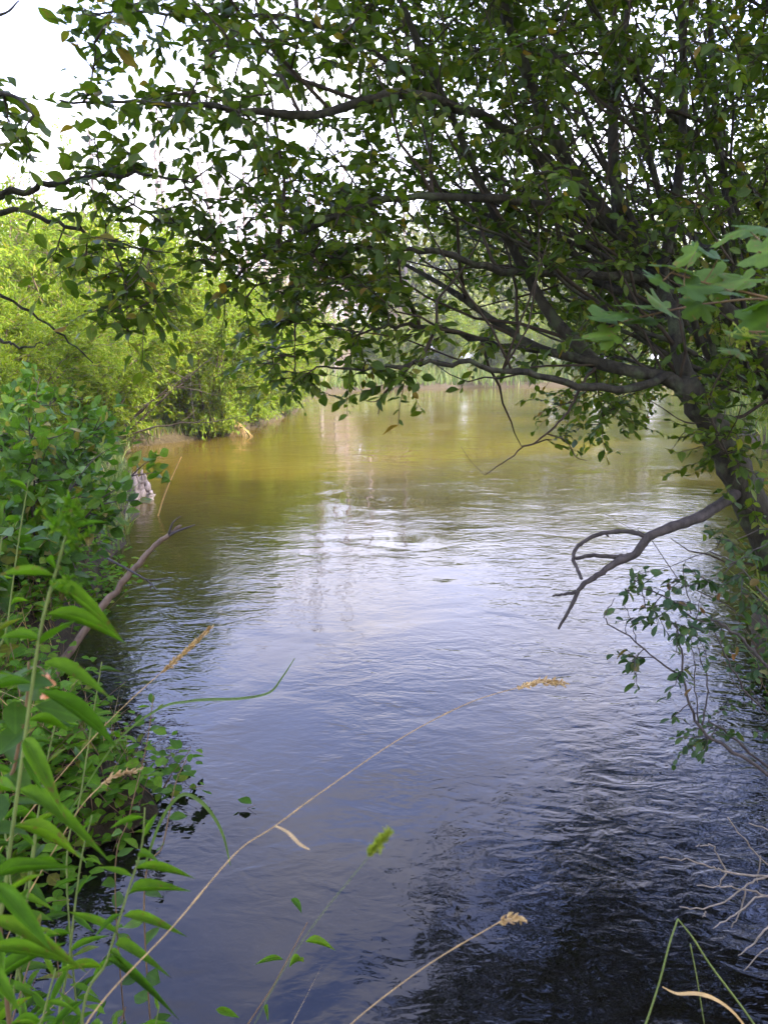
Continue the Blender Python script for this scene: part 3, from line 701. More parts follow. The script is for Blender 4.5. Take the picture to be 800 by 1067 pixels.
snags = [(-11.5, 56, .85), (-9.4, 60, .95), (-13.6, 62, 1.05), (-7.6, 64, 1.0), (-16, 58, 1.0), (-5.2, 63, .9), (-10.6, 70, 1.1), (-3.6, 72, 1.0), (-18.5, 66, 1.1), (-6.6, 74, 1.15), (-1.4, 76, 1.0), (-13, 75, 1.2), (-21.5, 60, 1.0), (2.2, 80, 1.1), (-8.6, 66, .7), (-12, 66, .75), (-15, 70, .9), (-4.4, 68, .7)]
for k, (x, y, sc) in enumerate(snags):
    x, y = x * .72, y * .72
    o = bpy.data.objects.new('dead_tree', sm[k % 4]); COL.objects.link(o)
    place(o, x, y, k * 1.7, (sc, sc, sc * rng.uniform(.85, 1.1)))
    tag(o, 'bare grey dead tree standing on the skyline beyond the willows', 'tree', DG)

for x, y, h, sp, lab in [(-9.8, 37, 7.6, 3.0, 'mound of brown leafless brush above the second row of willows'), (-6.4, 43, 7.0, 2.8, 'brown leafless brush under the bare snags'), (-4.2, 51, 5.6, 2.6, 'low brown brush beside the far grass at the bend'), (-14.5, 34, 7.6, 2.8, 'dry brown brush behind the tallest willows'), (1.0, 57, 5.0, 2.6, 'grey-brown brush at the back of the far grass')]:
    b = MB()
    for k in range(330):
        az = rng.uniform(0, 6.28); rr = sp * math.sqrt(rng.uniform(0, 1)); a = np.array([math.cos(az) * rr * .5, math.sin(az) * rr * .5, 0])
        e = np.array([math.cos(az) * rr * 1.1, math.sin(az) * rr * 1.1, h * rng.uniform(.5, 1.05) * (1 - .3 * (rr / sp) ** 2)])
        p = curve(a, e, 6, .12, .08); b.tube(p, np.linspace(.022, .007, 6), 4)
        for _ in range(5):
            q = p[rng.integers(2, 6)]; b.tube(curve(q, q + rng.normal(0, .45, 3) + [0, 0, .2], 4, 0, .1), np.linspace(.010, .006, 4), 3)
    o = b.obj('dead_brush', M['brush']); place(o, x, y, 0, 1); tag(o, lab, 'shrub')

# ------------------------------------------------------------------ grass on the banks (uncountable)
def blades(n, sampler, hr, wr, lean=.35):
    pts = sampler(n); n = len(pts)
    h = rng.uniform(*hr, n); az = rng.uniform(0, 6.28, n); fz = rng.uniform(0, 6.28, n); ln = rng.uniform(.05, lean, n) * h * 1.4
    d = np.stack([np.cos(az), np.sin(az), 0 * az], -1); s = np.stack([np.cos(fz), np.sin(fz), 0 * az], -1) * rng.uniform(*wr, n)[:, None]
    up = np.array([0, 0, 1.])
    m1 = pts + up * (h * .55)[:, None] + d * (ln * .3)[:, None]; tp = pts + up * (h * .95)[:, None] + d * ln[:, None]
    v = np.stack([pts - s / 2, pts + s / 2, m1 + s * .4, m1 - s * .4, tp], 1).reshape(-1, 3)
    o = (np.arange(n) * 5)[:, None]
    b = MB(); b.add(v, {4: o + np.array([[0, 1, 2, 3]]), 3: o + np.array([[3, 2, 4]])}); return b

def bank_sampler(x0, x1, y0, y1, dmin, dmax):
    def f(n):
        out = []; c = 0
        while c < n:
            x = rng.uniform(x0, x1, n); y = rng.uniform(y0, y1, n); d = sdist(x, y); ok = (d > dmin) & (d < dmax)
            x, y = x[ok], y[ok]; out.append(np.stack([x, y, gz(x, y) - .02], -1)); c += len(x)
        return np.vstack(out)[:n]
    return f
o = blades(26000, bank_sampler(-9, 45, 44, 68, .1, 7), (.5, 1.5), (.03, .07)).obj('far_grass', M['grass']); o['kind'] = 'stuff'; o['label'] = 'bright grass along the far bank'; o['category'] = 'grass'
o = blades(26000, bank_sampler(-14, -1, 8, 44, .02, 3.5), (.12, .45), (.012, .03), .9).obj('bank_grass', M['grass']); o['kind'] = 'stuff'; o['label'] = 'long grass growing between the willows on the bank'; o['category'] = 'grass'
o = blades(16000, bank_sampler(1.5, 22, 1.5, 46, .02, 3.0), (.25, .9), (.010, .03), .6).obj('bank_grass', M['grass']); o['kind'] = 'stuff'; o['label'] = 'long grass on the bank behind the leaning tree'; o['category'] = 'grass'

# ------------------------------------------------------------------ camera
cam = bpy.data.cameras.new('camera'); co = bpy.data.objects.new('camera', cam); COL.objects.link(co)
co.location = (0, 0, CAMZ); co.rotation_euler = (math.pi / 2 - PITCH, 0, 0)
cam.sensor_fit = 'HORIZONTAL'; cam.sensor_width = 36; cam.lens = 36 * F / 800
cam.clip_start = .05; cam.clip_end = 4000
cam.dof.use_dof = True; cam.dof.focus_distance = 4.5; cam.dof.aperture_fstop = 9
SC.camera = co
# ------------------------------------------------------------------ tall trees added outside the frame to shade the near water and leaning tree
SHG = 'unseen trees added to shade the near water'
def shade_meshes(h, cr, n):
    t = MB(); p = smooth_path(np.array([[0, 0, -.3], [.1, 0, h * .3], [.0, .15, h * .6], [.1, .1, h * .93]]), 5)
    t.tube(p, np.linspace(.22, .04, len(p)), 10)
    q = rng.normal(0, 1, (n, 3)); q = nrm(q) * rng.uniform(.25, 1, (n, 1)) ** .5 * np.array([cr, cr, h * .36]) + np.array([0, 0, h * .64])
    for k in range(24):
        e = q[rng.integers(0, n)]; st = np.array([0, .1, max(2.5, e[2] - cr * .5)]); t.tube(curve(st, e, 6, .06, .06), np.linspace(.06, .012, 6), 5)
    f = MB(); l = .24 * rng.uniform(.6, 1.3, n)
    f.leaves(T_CHEAP, q, rng.normal(0, 1, (n, 3)), nrm(np.array([0, 0, 1.]) + rng.normal(0, .6, (n, 3))), l, l * .6)
    return t.mesh('trunk', M['bark']), f.mesh('crown', M['tree_leaf'])
sh = proto('shade_tree', 'unseen tall tree added for shade just past the leaning tree', 'tree', shade_meshes(12.5, 4.6, 11000), part=('trunk', 'crown'), group=SHG)
for k, (x, y, sc, lab) in enumerate([(8.8, 3.4, 1.0, None), (6.6, -2.4, 1.05, 'unseen tall tree added for shade behind the leaning tree base'), (11.0, -3.8, 1.2, 'tallest unseen tree added for shade, set back on the near bank'), (13.6, 6.4, 1.0, 'unseen tall tree added for shade farthest along the water'), (3.6, -5.6, 1.0, 'unseen tall tree added for shade behind the bent reed'), (-3.8, -5.2, .8, 'smaller unseen tree added for shade behind the tall herbs')]):
    r = sh if k == 0 else dup(sh, (0, 0, 0), 0, 1, lab, SHG)
    place(r, x, y, k * 1.3, sc)

# ------------------------------------------------------------------ low growth of the near left bank (uncountable)
def undergrowth(n, sampler, hr, leaf, temps, ratio, nl=9):
    pts = sampler(n); pos, ax, nm, ll = [], [], [], []; b = MB(); s = MB()
    for p0 in pts:
        h = rng.uniform(*hr); e = p0 + np.array([rng.normal(0, .16), rng.normal(0, .16), h]); p = curve(p0, e, 5, 0, .06); s.tube(p, np.linspace(.003, .0012, 5), 4)
        k = nl; t = np.linspace(.2, 1, k); q = np.stack([np.interp(t, np.linspace(0, 1, 5), p[:, c]) for c in range(3)], -1)
        az = np.arange(k) * 2.4 + rng.uniform(0, 6); d = np.stack([np.cos(az), np.sin(az), rng.uniform(-.4, .35, k)], -1)
        pos.append(q + d * rng.uniform(.01, .05, (k, 1))); ax.append(d); nm.append(np.array([0, 0, 1.]) + rng.normal(0, .35, (k, 3))); ll.append(leaf * rng.uniform(.5, 1.2, k))
    l = np.concatenate(ll); b.leaves(temps, np.vstack(pos), np.vstack(ax), nrm(np.vstack(nm)), l, l * ratio); return s, b
s, u = undergrowth(1150, bank_sampler(-4.0, -.85, 1.25, 7.5, -.12, 1.6), (.08, .42), .08, T_OVATE, .62)
T2 = bank_sampler(-1.6, -.62, .78, 1.7, -.3, 1.5)
s2, u2 = undergrowth(190, T2, (.25, .72), .085, T_LANCE, .19, nl=12)
s3, u3 = undergrowth(80, T2, (.15, .5), .06, T_OVATE, .6, nl=9)
s4, u4 = undergrowth(230, bank_sampler(-2.2, -.9, 2.6, 4.2, -.24, .5), (.03, .26), .07, T_OVATE, .62)
for src, dst in ((s2, s), (s3, s), (s4, s), (u2, u), (u3, u), (u4, u)):
    dst.add(np.vstack(src.v), {k: np.vstack(a) for k, a in src.f.items() if a}, np.vstack(src.uv))
o = u.obj('undergrowth', M['herb_leaf']); o['kind'] = 'stuff'; o['label'] = 'low leafy growth covering the near bank'; o['category'] = 'undergrowth'
so_ = s.obj('undergrowth_stems', M['stem_red'], o); so_['kind'] = 'stuff'
o = blades(420, bank_sampler(-3.6, -.2, .9, 6.0, -.05, 1.2), (.2, .5), (.003, .007), .9).obj('dry_grass', M['straw']); o['kind'] = 'stuff'; o['label'] = 'dry straw between the low leaves of the near bank'; o['category'] = 'grass'

s, u = undergrowth(420, bank_sampler(1.5, 5.5, 1.3, 9.5, -.05, 1.2), (.12, .5), .08, T_OVATE, .62)
o = u.obj('undergrowth', M['shrub_leaf']); o['kind'] = 'stuff'; o['label'] = 'low leafy growth round the foot of the leaning tree'; o['category'] = 'undergrowth'
so_ = s.obj('undergrowth_stems', M['stem_red'], o); so_['kind'] = 'stuff'
# ------------------------------------------------------------------ tall herbs with lance-shaped leaves
HG = 'tall herbs with lance-shaped leaves'
def herb(label, pts, r0, n, leaf, ratio=.17, buds=0, t0=.25, stem='stem_green', name='tall_herb', group=HG, temps=None, mat='herb_leaf', droop=.15, topscale=.5, extra=()):
    pts = np.asarray(pts, float); g0 = np.array([pts[0][0] * .97, pts[0][1] * .97, float(gz(pts[0][0], pts[0][1])) - .03])
    if pts[0][2] > g0[2] + .05: pts = np.vstack([g0, pts])
    root = thing(name, label, 'plant', pts[0], group)
    p = smooth_path(pts, 6); s = MB(); s.tube(p, np.linspace(r0, r0 * .45, len(p)), 7)
    ln = np.concatenate([[0], np.cumsum(np.linalg.norm(np.diff(p, axis=0), axis=1))]); ln /= ln[-1]
    t = np.linspace(t0, .985, n); q = np.stack([np.interp(t, ln, p[:, c]) for c in range(3)], -1)
    az = np.arange(n) * 2.4 + rng.uniform(0, 6) + rng.normal(0, .25, n)
    d = np.stack([np.cos(az) * 1.1, np.sin(az) * .8, rng.uniform(-.35, .75, n) - droop + .5 * np.clip((t - .8) * 4, 0, 1)], -1)
    nm = np.array([0, -.25, 1.]) + rng.normal(0, .28, (n, 3))
    l = leaf * rng.uniform(.75, 1.15, n) * (1 - (1 - topscale) * np.clip((t - .55) / .45, 0, 1))
    m = MB(); m.leaves(temps or T_LANCE, q, d, nrm(nm), l, l * ratio * rng.uniform(.85, 1.15, n))
    for (a, e, w) in extra:
        a = np.asarray(a); e = np.asarray(e); m.leaves([T_LANCE[1], T_LANCE[2]], a[None], (e - a)[None], np.array([[0, -.4, 1.]]), np.array([np.linalg.norm(e - a) * 1.06]), np.array([w]))
    s.obj('stem', M[stem], root); m.obj('leaves', M[mat], root)
    if buds:
        bb = MB(); top = p[-1]
        for k in range(buds):
            c = top + np.array([rng.normal(0, .018), rng.normal(0, .018), -rng.uniform(0, .11)]); e = c + np.array([rng.normal(0, .022), rng.normal(0, .022), rng.uniform(.02, .05)])
            bb.tube(curve(c, e, 3), [.0016, .0012, .0008], 4)
            kk = 14; u = rng.uniform(.1, 1.1, kk)[:, None]; l = rng.uniform(.008, .016, kk)
            bb.leaves(T_SPIKE, c + (e - c) * u, rng.normal(0, .7, (kk, 3)) + [0, 0, .9], rng.normal(0, 1, (kk, 3)), l, l * .35)
        bb.obj('bud_cluster', M['herb_leaf'], root)
    return root
Y = .95
herb('tallest bright green herb with a budding tip, beside the orange flower', PL((-10, 1075, Y), (5, 930, Y), (22, 800, Y), (42, 660, Y), (60, 590, Y), (76, 535, Y)), .0036, 26, .115, .165, buds=9, t0=.15,
     extra=[(P(48, 640, Y), P(128, 660, Y), .015), (P(50, 608, Y), P(122, 652, Y - .05), .014), (P(45, 690, Y), P(112, 722, Y - .04), .018), (P(40, 720, Y), P(125, 772, Y), .017), (P(25, 770, Y), P(62, 838, Y - .1), .021), (P(20, 822, Y), P(108, 888, Y - .1), .018), (P(58, 600, Y), P(0, 596, Y), .013), (P(45, 668, Y), P(0, 660, Y), .014)])
herb('bright green herb with its leafy tip standing before the blue water', PL((85, 1090, 1.1), (112, 1000, 1.1), (130, 940, 1.1), (147, 885, 1.1), (151, 842, 1.1)), .003, 26, .085, .17, t0=.2, topscale=.6,
     extra=[(P(135, 930, 1.1), P(192, 925, 1.05), .014), (P(128, 955, 1.1), P(190, 972, 1.05), .014), (P(120, 985, 1.1), P(172, 1012, 1.0), .014), (P(112, 1000, 1.1), P(178, 1050, 1.0), .014), (P(140, 905, 1.1), P(200, 910, 1.1), .011), (P(125, 975, 1.1), P(75, 950, 1.1), .014)])
herb('large-leaved herb in the bottom corner below the tallest herb', PL((-35, 1130, .85), (-22, 1020, .85), (-12, 940, .85), (-8, 880, .85)), .0035, 12, .10, .24, t0=.3,
     extra=[(P(-5, 920, .85), P(50, 985, .78), .020), (P(-5, 915, .85), P(68, 897, .83), .012), (P(-12, 960, .85), P(82, 1002, .8), .017), (P(-15, 990, .85), P(82, 1000, .84), .014), (P(-15, 1000, .85), P(18, 1050, .8), .017)])
herb('short herb at the foot of the blue-water herb', PL((30, 1130, 1.0), (45, 1060, 1.0), (58, 1010, 1.0)), .0028, 14, .08, .165, t0=.3)
herb('dark herb at the photo edge behind the tallest herb', PL((-45, 980, 1.35), (-30, 800, 1.35), (-12, 660, 1.35), (2, 560, 1.35)), .003, 22, .11, .165, t0=.25, mat='shrub_leaf')
herb('narrow-leaved herb between the orange flower and the water', PL((70, 930, 1.8), (84, 830, 1.8), (98, 740, 1.8), (106, 690, 1.8)), .003, 20, .10, .22, t0=.25, mat='shrub_leaf')
herb('slim reddish-stemmed sprig with rounded leaves at the edge of the dark water', PL((120, 930, 2.0), (135, 850, 2.0), (152, 780, 2.0), (160, 725, 2.0)), .0024, 14, .062, .5, t0=.3, temps=T_OVATE, stem='stem_red', mat='shrub_leaf', name='leafy_sprig')
herb('leafy sprig with rounded leaves spreading under the yellow seed head', PL((150, 950, 1.7), (170, 880, 1.7), (182, 820, 1.7), (195, 790, 1.7)), .0024, 14, .07, .55, t0=.3, temps=T_OVATE, stem='stem_red', mat='shrub_leaf', name='leafy_sprig')
herb('small green herb in front of the blue water at the bottom edge', PL((150, 1140, 1.2), (158, 1090, 1.2), (166, 1048, 1.2)), .0022, 14, .06, .22, t0=.35)
herb('yellowing herb at the bottom edge under the long bent straw', PL((90, 1160, .95), (100, 1110, .95), (106, 1065, .95)), .0024, 12, .07, .22, t0=.4)

herb('broad dark herb filling the space under the orange flower', PL((20, 1010, 1.45), (32, 900, 1.45), (48, 800, 1.45), (60, 745, 1.45)), .003, 24, .10, .24, t0=.2, mat='shrub_leaf')
herb('herb with long arching leaves just behind the bottom corner herb', PL((10, 1130, 1.1), (20, 1000, 1.1), (34, 900, 1.1), (40, 850, 1.1)), .003, 24, .11, .165, t0=.2)
herb('light green herb between the tallest herb and the blue-water herb', PL((60, 1110, 1.25), (72, 1000, 1.25), (84, 900, 1.25), (96, 850, 1.25)), .003, 22, .085, .165, t0=.25)
herb('herb with upright leaves in front of the dark broad-leaved shrub', PL((-5, 760, 1.9), (8, 650, 1.9), (20, 560, 1.9), (30, 500, 1.9)), .003, 22, .12, .165, t0=.2)
herb('bright herb crowded against the photo edge above the bottom corner', PL((-30, 1000, 1.15), (-22, 850, 1.15), (-10, 760, 1.15)), .003, 20, .11, .165, t0=.2)

# jewelweed with its orange flowers
root = thing('jewelweed', 'jewelweed plant with an orange flower hanging beside the tallest herb', 'plant', (-.6, 1.05, .5))
s = MB(); p = smooth_path(np.vstack([[-.62, 1.05, .45], PL((-5, 900, 1.05), (15, 800, 1.05), (28, 730, 1.05), (30, 690, 1.05))]), 6); s.tube(p, np.linspace(.004, .0018, len(p)), 7)
s.tube(smooth_path(PL((29, 700, 1.05), (38, 694, 1.03), (46, 700, 1.02), (47, 708, 1.02)), 5), .0009, 5)
s.tube(smooth_path(PL((28, 715, 1.05), (24, 708, 1.03), (24, 716, 1.02)), 5), .0008, 5); s.obj('stem', M['stem_red'], root)
m = MB(); n = 16; t = np.linspace(.3, 1, n) * (len(p) - 1); q = p[t.astype(int)]; az = np.arange(n) * 2.4
l = rng.uniform(.05, .08, n); m.leaves(T_OVATE, q + rng.normal(0, .012, (n, 3)), np.stack([np.cos(az), np.sin(az), rng.uniform(-.4, .2, n)], -1), nrm(np.array([0, -.3, 1]) + rng.normal(0, .3, (n, 3))), l, l * .55); m.obj('leaves', M['shrub_leaf'], root)
def flower(c, sz):
    f = MB()
    k = 5; ax = np.array([[.9, -.2, -.6], [-.6, -.3, -.75], [.2, -.5, -.9], [.5, -.4, .5], [-.3, -.1, .4]]); l = sz * np.array([1.1, 1, .95, .7, .6])
    f.leaves(T_ELLIP, np.repeat(c[None], k, 0), ax, np.array([[-.3, -1, .3]] * k), l, l * .75)
    t = np.linspace(0, 1, 7)[:, None]; path = c + np.array([[0, sz * .2, 0]]) + t * np.array([[-.35, .9, .25]]) * sz
    f.tube(path, np.array([.34, .33, .28, .2, .12, .05, .03]) * sz, 8)
    return f
flower(P(48, 708, 1.02), .015).obj('flower', M['petal'], root)
flower(P(24, 716, 1.02), .007).obj('flower', M['petal'], root)
flower(P(46, 724, 1.0), .008).obj('flower', M['petal'], root)

# ------------------------------------------------------------------ single grasses
def seed_head(path, n, l, w, spread=.5):
    m = MB(); path = smooth_path(path, 6); u = rng.uniform(0, 1, n) * (len(path) - 1.01); i = u.astype(int); f = (u - i)[:, None]
    q = path[i] * (1 - f) + path[i + 1] * f; tan = nrm(path[np.minimum(i + 1, len(path) - 1)] - path[i])
    ll = l * rng.uniform(.7, 1.2, n) * (1 - .5 * np.abs(u / (len(path) - 1) - .45))
    m.leaves(T_SPIKE, q, tan + rng.normal(0, spread, (n, 3)), rng.normal(0, 1, (n, 3)), ll, ll * w)
    m.tube(path, np.linspace(l * .13, l * .05, len(path)), 6); return m
def strip(path, w, nrmv=(0, -.5, 1)):
    p = smooth_path(path, 6); n = len(p); t = nrm(np.gradient(p, axis=0)); s = nrm(np.cross(t, nrm(np.array(nrmv)))); up = np.cross(s, t)
    ww = w * np.minimum(1, np.linspace(.6, 1.4, n)) * np.sqrt(np.clip(np.linspace(1.02, 0.02, n) * 2.0, 0, 1))
    v = np.stack([p - s * ww[:, None] / 2 + up * ww[:, None] * .15, p, p + s * ww[:, None] / 2 + up * ww[:, None] * .15], 1).reshape(-1, 3)
    q = []
    for k in range(n - 1):
        a = 3 * k; q += [(a, a + 1, a + 4, a + 3), (a + 1, a + 2, a + 5, a + 4)]
    m = MB(); m.add(v, {4: np.array(q)}); return m
def grass_stem(label, stem, r, head, hn, hl, hw, smat='straw', hmat='straw', leaf=None, ground=True, sp=.4):
    stem = np.asarray(stem, float)
    if ground:
        dr = nrm(stem[0] - stem[1]); dr[2] = min(dr[2], -.25); q = stem[0].copy()
        seg = []
        for k in range(80):
            if q[2] < float(gz(q[0], q[1])): break
            q = q + dr * .03; dr = nrm(dr + np.array([0, 0, -.05]))
            if k % 4 == 3: seg.append(q)
        stem = np.vstack([seg[::-1], stem]) if seg else stem
    root = thing('seeding_grass', label, 'grass stem', stem[0], 'single grass stems over the water')
    p = smooth_path(stem, 8); s = MB(); rr = np.linspace(r, r * .5, len(p)); rr[7::17] *= 1.7; s.tube(p, rr, 6); s.obj('stem', M[smat], root)
    seed_head(head, hn, hl, hw, sp).obj('seed_head', M[hmat], root)
    if leaf is not None: strip(leaf, .006).obj('blade', M['straw'], root)
    return root
grass_stem('long bent straw reaching far out over the water to a pale seed head', PL((70, 1100, .88), (110, 1040, .92), (180, 966, 1.0), (245, 890, 1.08), (285, 862, 1.13), (340, 822, 1.22), (420, 768, 1.38), (490, 732, 1.5), (545, 715, 1.58)), .0015,
           PL((540, 718, 1.58), (556, 712, 1.6), (572, 711, 1.61), (588, 713, 1.62)), 60, .020, .34, leaf=PL((287, 861, 1.13), (300, 868, 1.11), (312, 880, 1.08), (323, 886, 1.07)))
grass_stem('straw with a small round seed head in front of the black reflection', PL((345, 1090, .98), (380, 1055, 1.0), (450, 1003, 1.05), (524, 959, 1.1)), .0014, PL((520, 962, 1.1), (530, 958, 1.1), (545, 959, 1.1)), 40, .016, .42, sp=.55)
grass_stem('blurred green bristly seed head floating close before the water', PL((262, 1075, .78), (290, 1020, .76), (330, 960, .73), (385, 892, .7)), .0006, PL((384, 892, .7), (392, 881, .7), (404, 868, .7)), 220, .010, .30, smat='stem_green', hmat='seed_green')
grass_stem('tan plume on a leaning stem in front of the rippled reflection', PL((20, 860, 1.5), (70, 800, 1.52), (120, 745, 1.55), (172, 697, 1.6)), .0016, PL((168, 701, 1.6), (185, 686, 1.6), (203, 670, 1.6), (219, 654, 1.6)), 130, .017, .25, sp=.3)
grass_stem('short yellow seed head just above the leafy sprigs', PL((60, 880, 1.25), (85, 840, 1.27), (110, 814, 1.3)), .0015, PL((106, 817, 1.3), (122, 808, 1.3), (145, 802, 1.3)), 60, .015, .25, sp=.3)
tag(strip(PL((70, 850, 1.85), (120, 775, 1.8), (165, 739, 1.76), (196, 731, 1.73), (218, 729, 1.72), (250, 728, 1.7), (280, 722, 1.7), (294, 706, 1.7), (307, 686, 1.7)), .007, (0, -1, .3)).obj('reed_grass', M['green_blade']), 'kinked green grass blade lying level over the grey ripples', 'grass blade')
tag(strip(PL((150, 905, 1.42), (168, 855, 1.41), (188, 829, 1.4), (206, 833, 1.4), (222, 850, 1.4), (233, 872, 1.4), (240, 902, 1.4)), .008, (0, -1, .3)).obj('reed_grass', M['green_blade']), 'short drooping green blade beside the long bent straw', 'grass blade')
root = thing('bent_reed', 'reed stalk folded to a sharp point before the black water', 'reed', P(790, 1075, 1.3))
s = MB(); s.tube(smooth_path(PL((830, 1140, 1.3), (785, 1067, 1.3), (740, 1006, 1.3), (722, 978, 1.3), (706, 958, 1.3)), 5), np.linspace(.0022, .0014, 21), 6)
s.tube(smooth_path(PL((706, 958, 1.3), (697, 985, 1.3), (688, 1020, 1.3), (677, 1055, 1.3), (668, 1080, 1.3)), 5), np.linspace(.0015, .0020, 21), 6)
s.tube(smooth_path(PL((719, 984, 1.3), (726, 1020, 1.31), (734, 1070, 1.32)), 5), .0010, 5); s.obj('stalk', M['stem_green'], root)
strip(PL((790, 1090, 1.3), (766, 1058, 1.29), (745, 1042, 1.28), (725, 1036, 1.27), (705, 1036, 1.26), (690, 1029, 1.25)), .008).obj('blade', M['straw'], root)

# ------------------------------------------------------------------ fallen stick, stump, straw tuft
root = thing('fallen_stick', 'brown stick sloping up out of the dark water by the near bank', 'stick', P(70, 690, 4.6))
b = MB(); p = smooth_path(PL((40, 730, 4.4), (72, 680, 4.7), (110, 628, 5.0), (140, 592, 5.2), (165, 565, 5.35), (188, 548, 5.45)), 6); p[1:-1] += rng.normal(0, .006, (len(p) - 2, 3))
b.tube(p, np.linspace(.030, .015, len(p)) * (1 + rng.normal(0, .08, len(p))), 9); b.obj('stem', M['stick'], root)
b = MB()
b.tube(smooth_path(PL((172, 560, 5.4), (186, 553, 5.4), (203, 547, 5.35)), 5), np.linspace(.014, .005, 11), 6); b.obj('twig', M['dead_wood'], root); b = MB(); b.tube(smooth_path(PL((176, 556, 5.4), (180, 545, 5.4), (188, 538, 5.4)), 5), np.linspace(.01, .003, 11), 5); b.obj('twig', M['dead_wood'], root); b = MB()
b.tube(smooth_path(PL((112, 582, 5.0), (140, 597, 4.9), (156, 607, 4.85), (163, 615, 4.8)), 5), np.linspace(.009, .004, 16), 5); b.tube(smooth_path(PL((152, 604, 4.85), (166, 604, 4.85), (176, 601, 4.85)), 5), np.linspace(.005, .002, 11), 5); b.tube(smooth_path(PL((156, 607, 4.85), (158, 616, 4.85)), 5), .003, 5)
b.obj('twig', M['dead_wood'], root)
b = MB(); c = P(148, 522, 11.2); c[2] = -.05
for k, (dx, h, r) in enumerate([(0, .40, .085), (.07, .30, .07), (-.06, .46, .055), (.02, .50, .04), (-.11, .26, .05), (.12, .18, .06), (-.03, .56, .022), (.05, .44, .035)]):
    n = 12; t = np.linspace(0, 1, n); p = c + np.stack([dx * (1 + .25 * t) + rng.normal(0, .010, n), rng.normal(0, .012, n) + .05 * math.sin(k * 2), h * t], -1)
    b.tube(p, r * (1 - .6 * t ** 2.5) * (1 + rng.normal(0, .16, n)), 8)
tag(b.obj('bleached_stump', M['bleached']), 'small jagged bleached stump standing at the water edge of the cove', 'stump')
b = MB(); c = P(248, 441, 20.6)
for k in range(70):
    e = c + np.array([rng.normal(0, .16), rng.normal(-.05, .1), -rng.uniform(.25, .58)]); p = curve(c + rng.normal(0, .03, 3), e, 4, .1, .05); b.tube(p, np.linspace(.010, .004, 4), 3)
tag(b.obj('straw_tuft', M['straw']), 'tuft of dead straw hanging from the bank down to the water', 'grass tuft')
for (pts, lab) in [((P(170, 520, 10.0), P(178, 500, 10), P(189, 476, 10)), 'single upright dry stalk beside the bleached stump')]:
    b = MB(); pp = np.vstack([[pts[0][0] - .1, pts[0][1], -.05], np.array(pts)]); b.tube(smooth_path(pp, 5), np.linspace(.012, .006, 16), 5); tag(b.obj('dry_reed', M['straw']), lab, 'stalk')

# ------------------------------------------------------------------ right hand side: twiggy shrub, dead twigs, lobed-leaf shrub
base = np.array([2.0, 2.15, float(gz(2.0, 2.15)) - .05])
root = thing('leafy_shrub', 'small-leaved arching shrub hanging low over the water below the hooked branch', 'shrub', base)
T = Crown(); T.tw = T.wood
def st(pts, r0, r1): T.limb(PL(*pts), r0, r1, 7, 5, jit=.0025)
T.limb(np.vstack([[base], PL((1010, 960, 2.15), (880, 875, 2.2), (800, 808, 2.2), (755, 778, 2.2), (728, 757, 2.2), (714, 715, 2.2), (708, 670, 2.2), (704, 648, 2.2))]), .0085, .002, 7, 5, jit=.003)
T.limb(np.vstack([[base + [.02, .05, 0]], PL((1000, 930, 2.25), (880, 845, 2.3), (800, 800, 2.3), (762, 766, 2.3), (738, 752, 2.28))]), .0075, .003, 7, 5, jit=.003)
st(((731, 756, 2.2), (737, 722, 2.2), (732, 690, 2.2), (724, 668, 2.2)), .003, .0012)
st(((728, 757, 2.2), (724, 720, 2.2), (722, 680, 2.2), (716, 660, 2.2)), .0025, .001)
st(((711, 705, 2.2), (682, 686, 2.15), (656, 664, 2.1), (631, 648, 2.1), (633, 635, 2.1), (641, 624, 2.1)), .0032, .001)
st(((663, 670, 2.12), (658, 650, 2.1), (649, 628, 2.1)), .0016, .0008); st(((652, 660, 2.1), (652, 646, 2.1)), .0012, .0007)
T.limb(np.vstack([[base + [.1, .1, 0]], PL((960, 840, 2.3), (870, 755, 2.3), (800, 694, 2.3), (776, 672, 2.3), (752, 650, 2.3), (722, 645, 2.3), (690, 620, 2.25), (655, 612, 2.2))]), .008, .0018, 7, 5, jit=.003)
st(((850, 790, 2.3), (782, 725, 2.3), (762, 695, 2.28), (745, 660, 2.28)), .0045, .002)
T.limb(np.vstack([[base + [.1, .15, .1]], PL((930, 720, 2.45), (850, 660, 2.45), (800, 625, 2.45), (770, 590, 2.45), (740, 575, 2.45))]), .006, .002, 7, 5)
st(((720, 640, 2.3), (716, 615, 2.28), (712, 590, 2.28), (720, 578, 2.28)), .0018, .0007); st(((725, 645, 2.3), (735, 610, 2.3), (752, 600, 2.3)), .0014, .0007)
st(((640, 604, 2.6), (690, 592, 2.6), (735, 576, 2.6), (790, 552, 2.7)), .001, .0016)
tg = [volume([(655, 600), (740, 600), (760, 680), (700, 670), (665, 640)], 2.15, 2.45, 19), volume([(640, 603), (665, 603), (665, 622), (640, 622)], 2.15, 2.25, 2), volume([(695, 738), (760, 738), (765, 775), (700, 775)], 2.15, 2.4, 8),
      volume([(650, 676), (725, 700), (720, 715), (650, 690)], 2.12, 2.2, 4), volume([(750, 560), (880, 560), (880, 690), (790, 690), (760, 620)], 2.2, 2.7, 22), volume([(770, 712), (880, 712), (880, 780), (780, 770)], 2.2, 2.5, 9), volume([(745, 688), (790, 688), (790, 705), (750, 705)], 2.25, 2.35, 2)]
T.grow(np.vstack(tg), .036, shoots=(1, 4), slen=(.05, .11), node=.017, trad=.0016)
T.finish(root, M['dead_wood'], M['twig'], M['rose_leaf'], T_ELLIP, .52, trunk='stems')

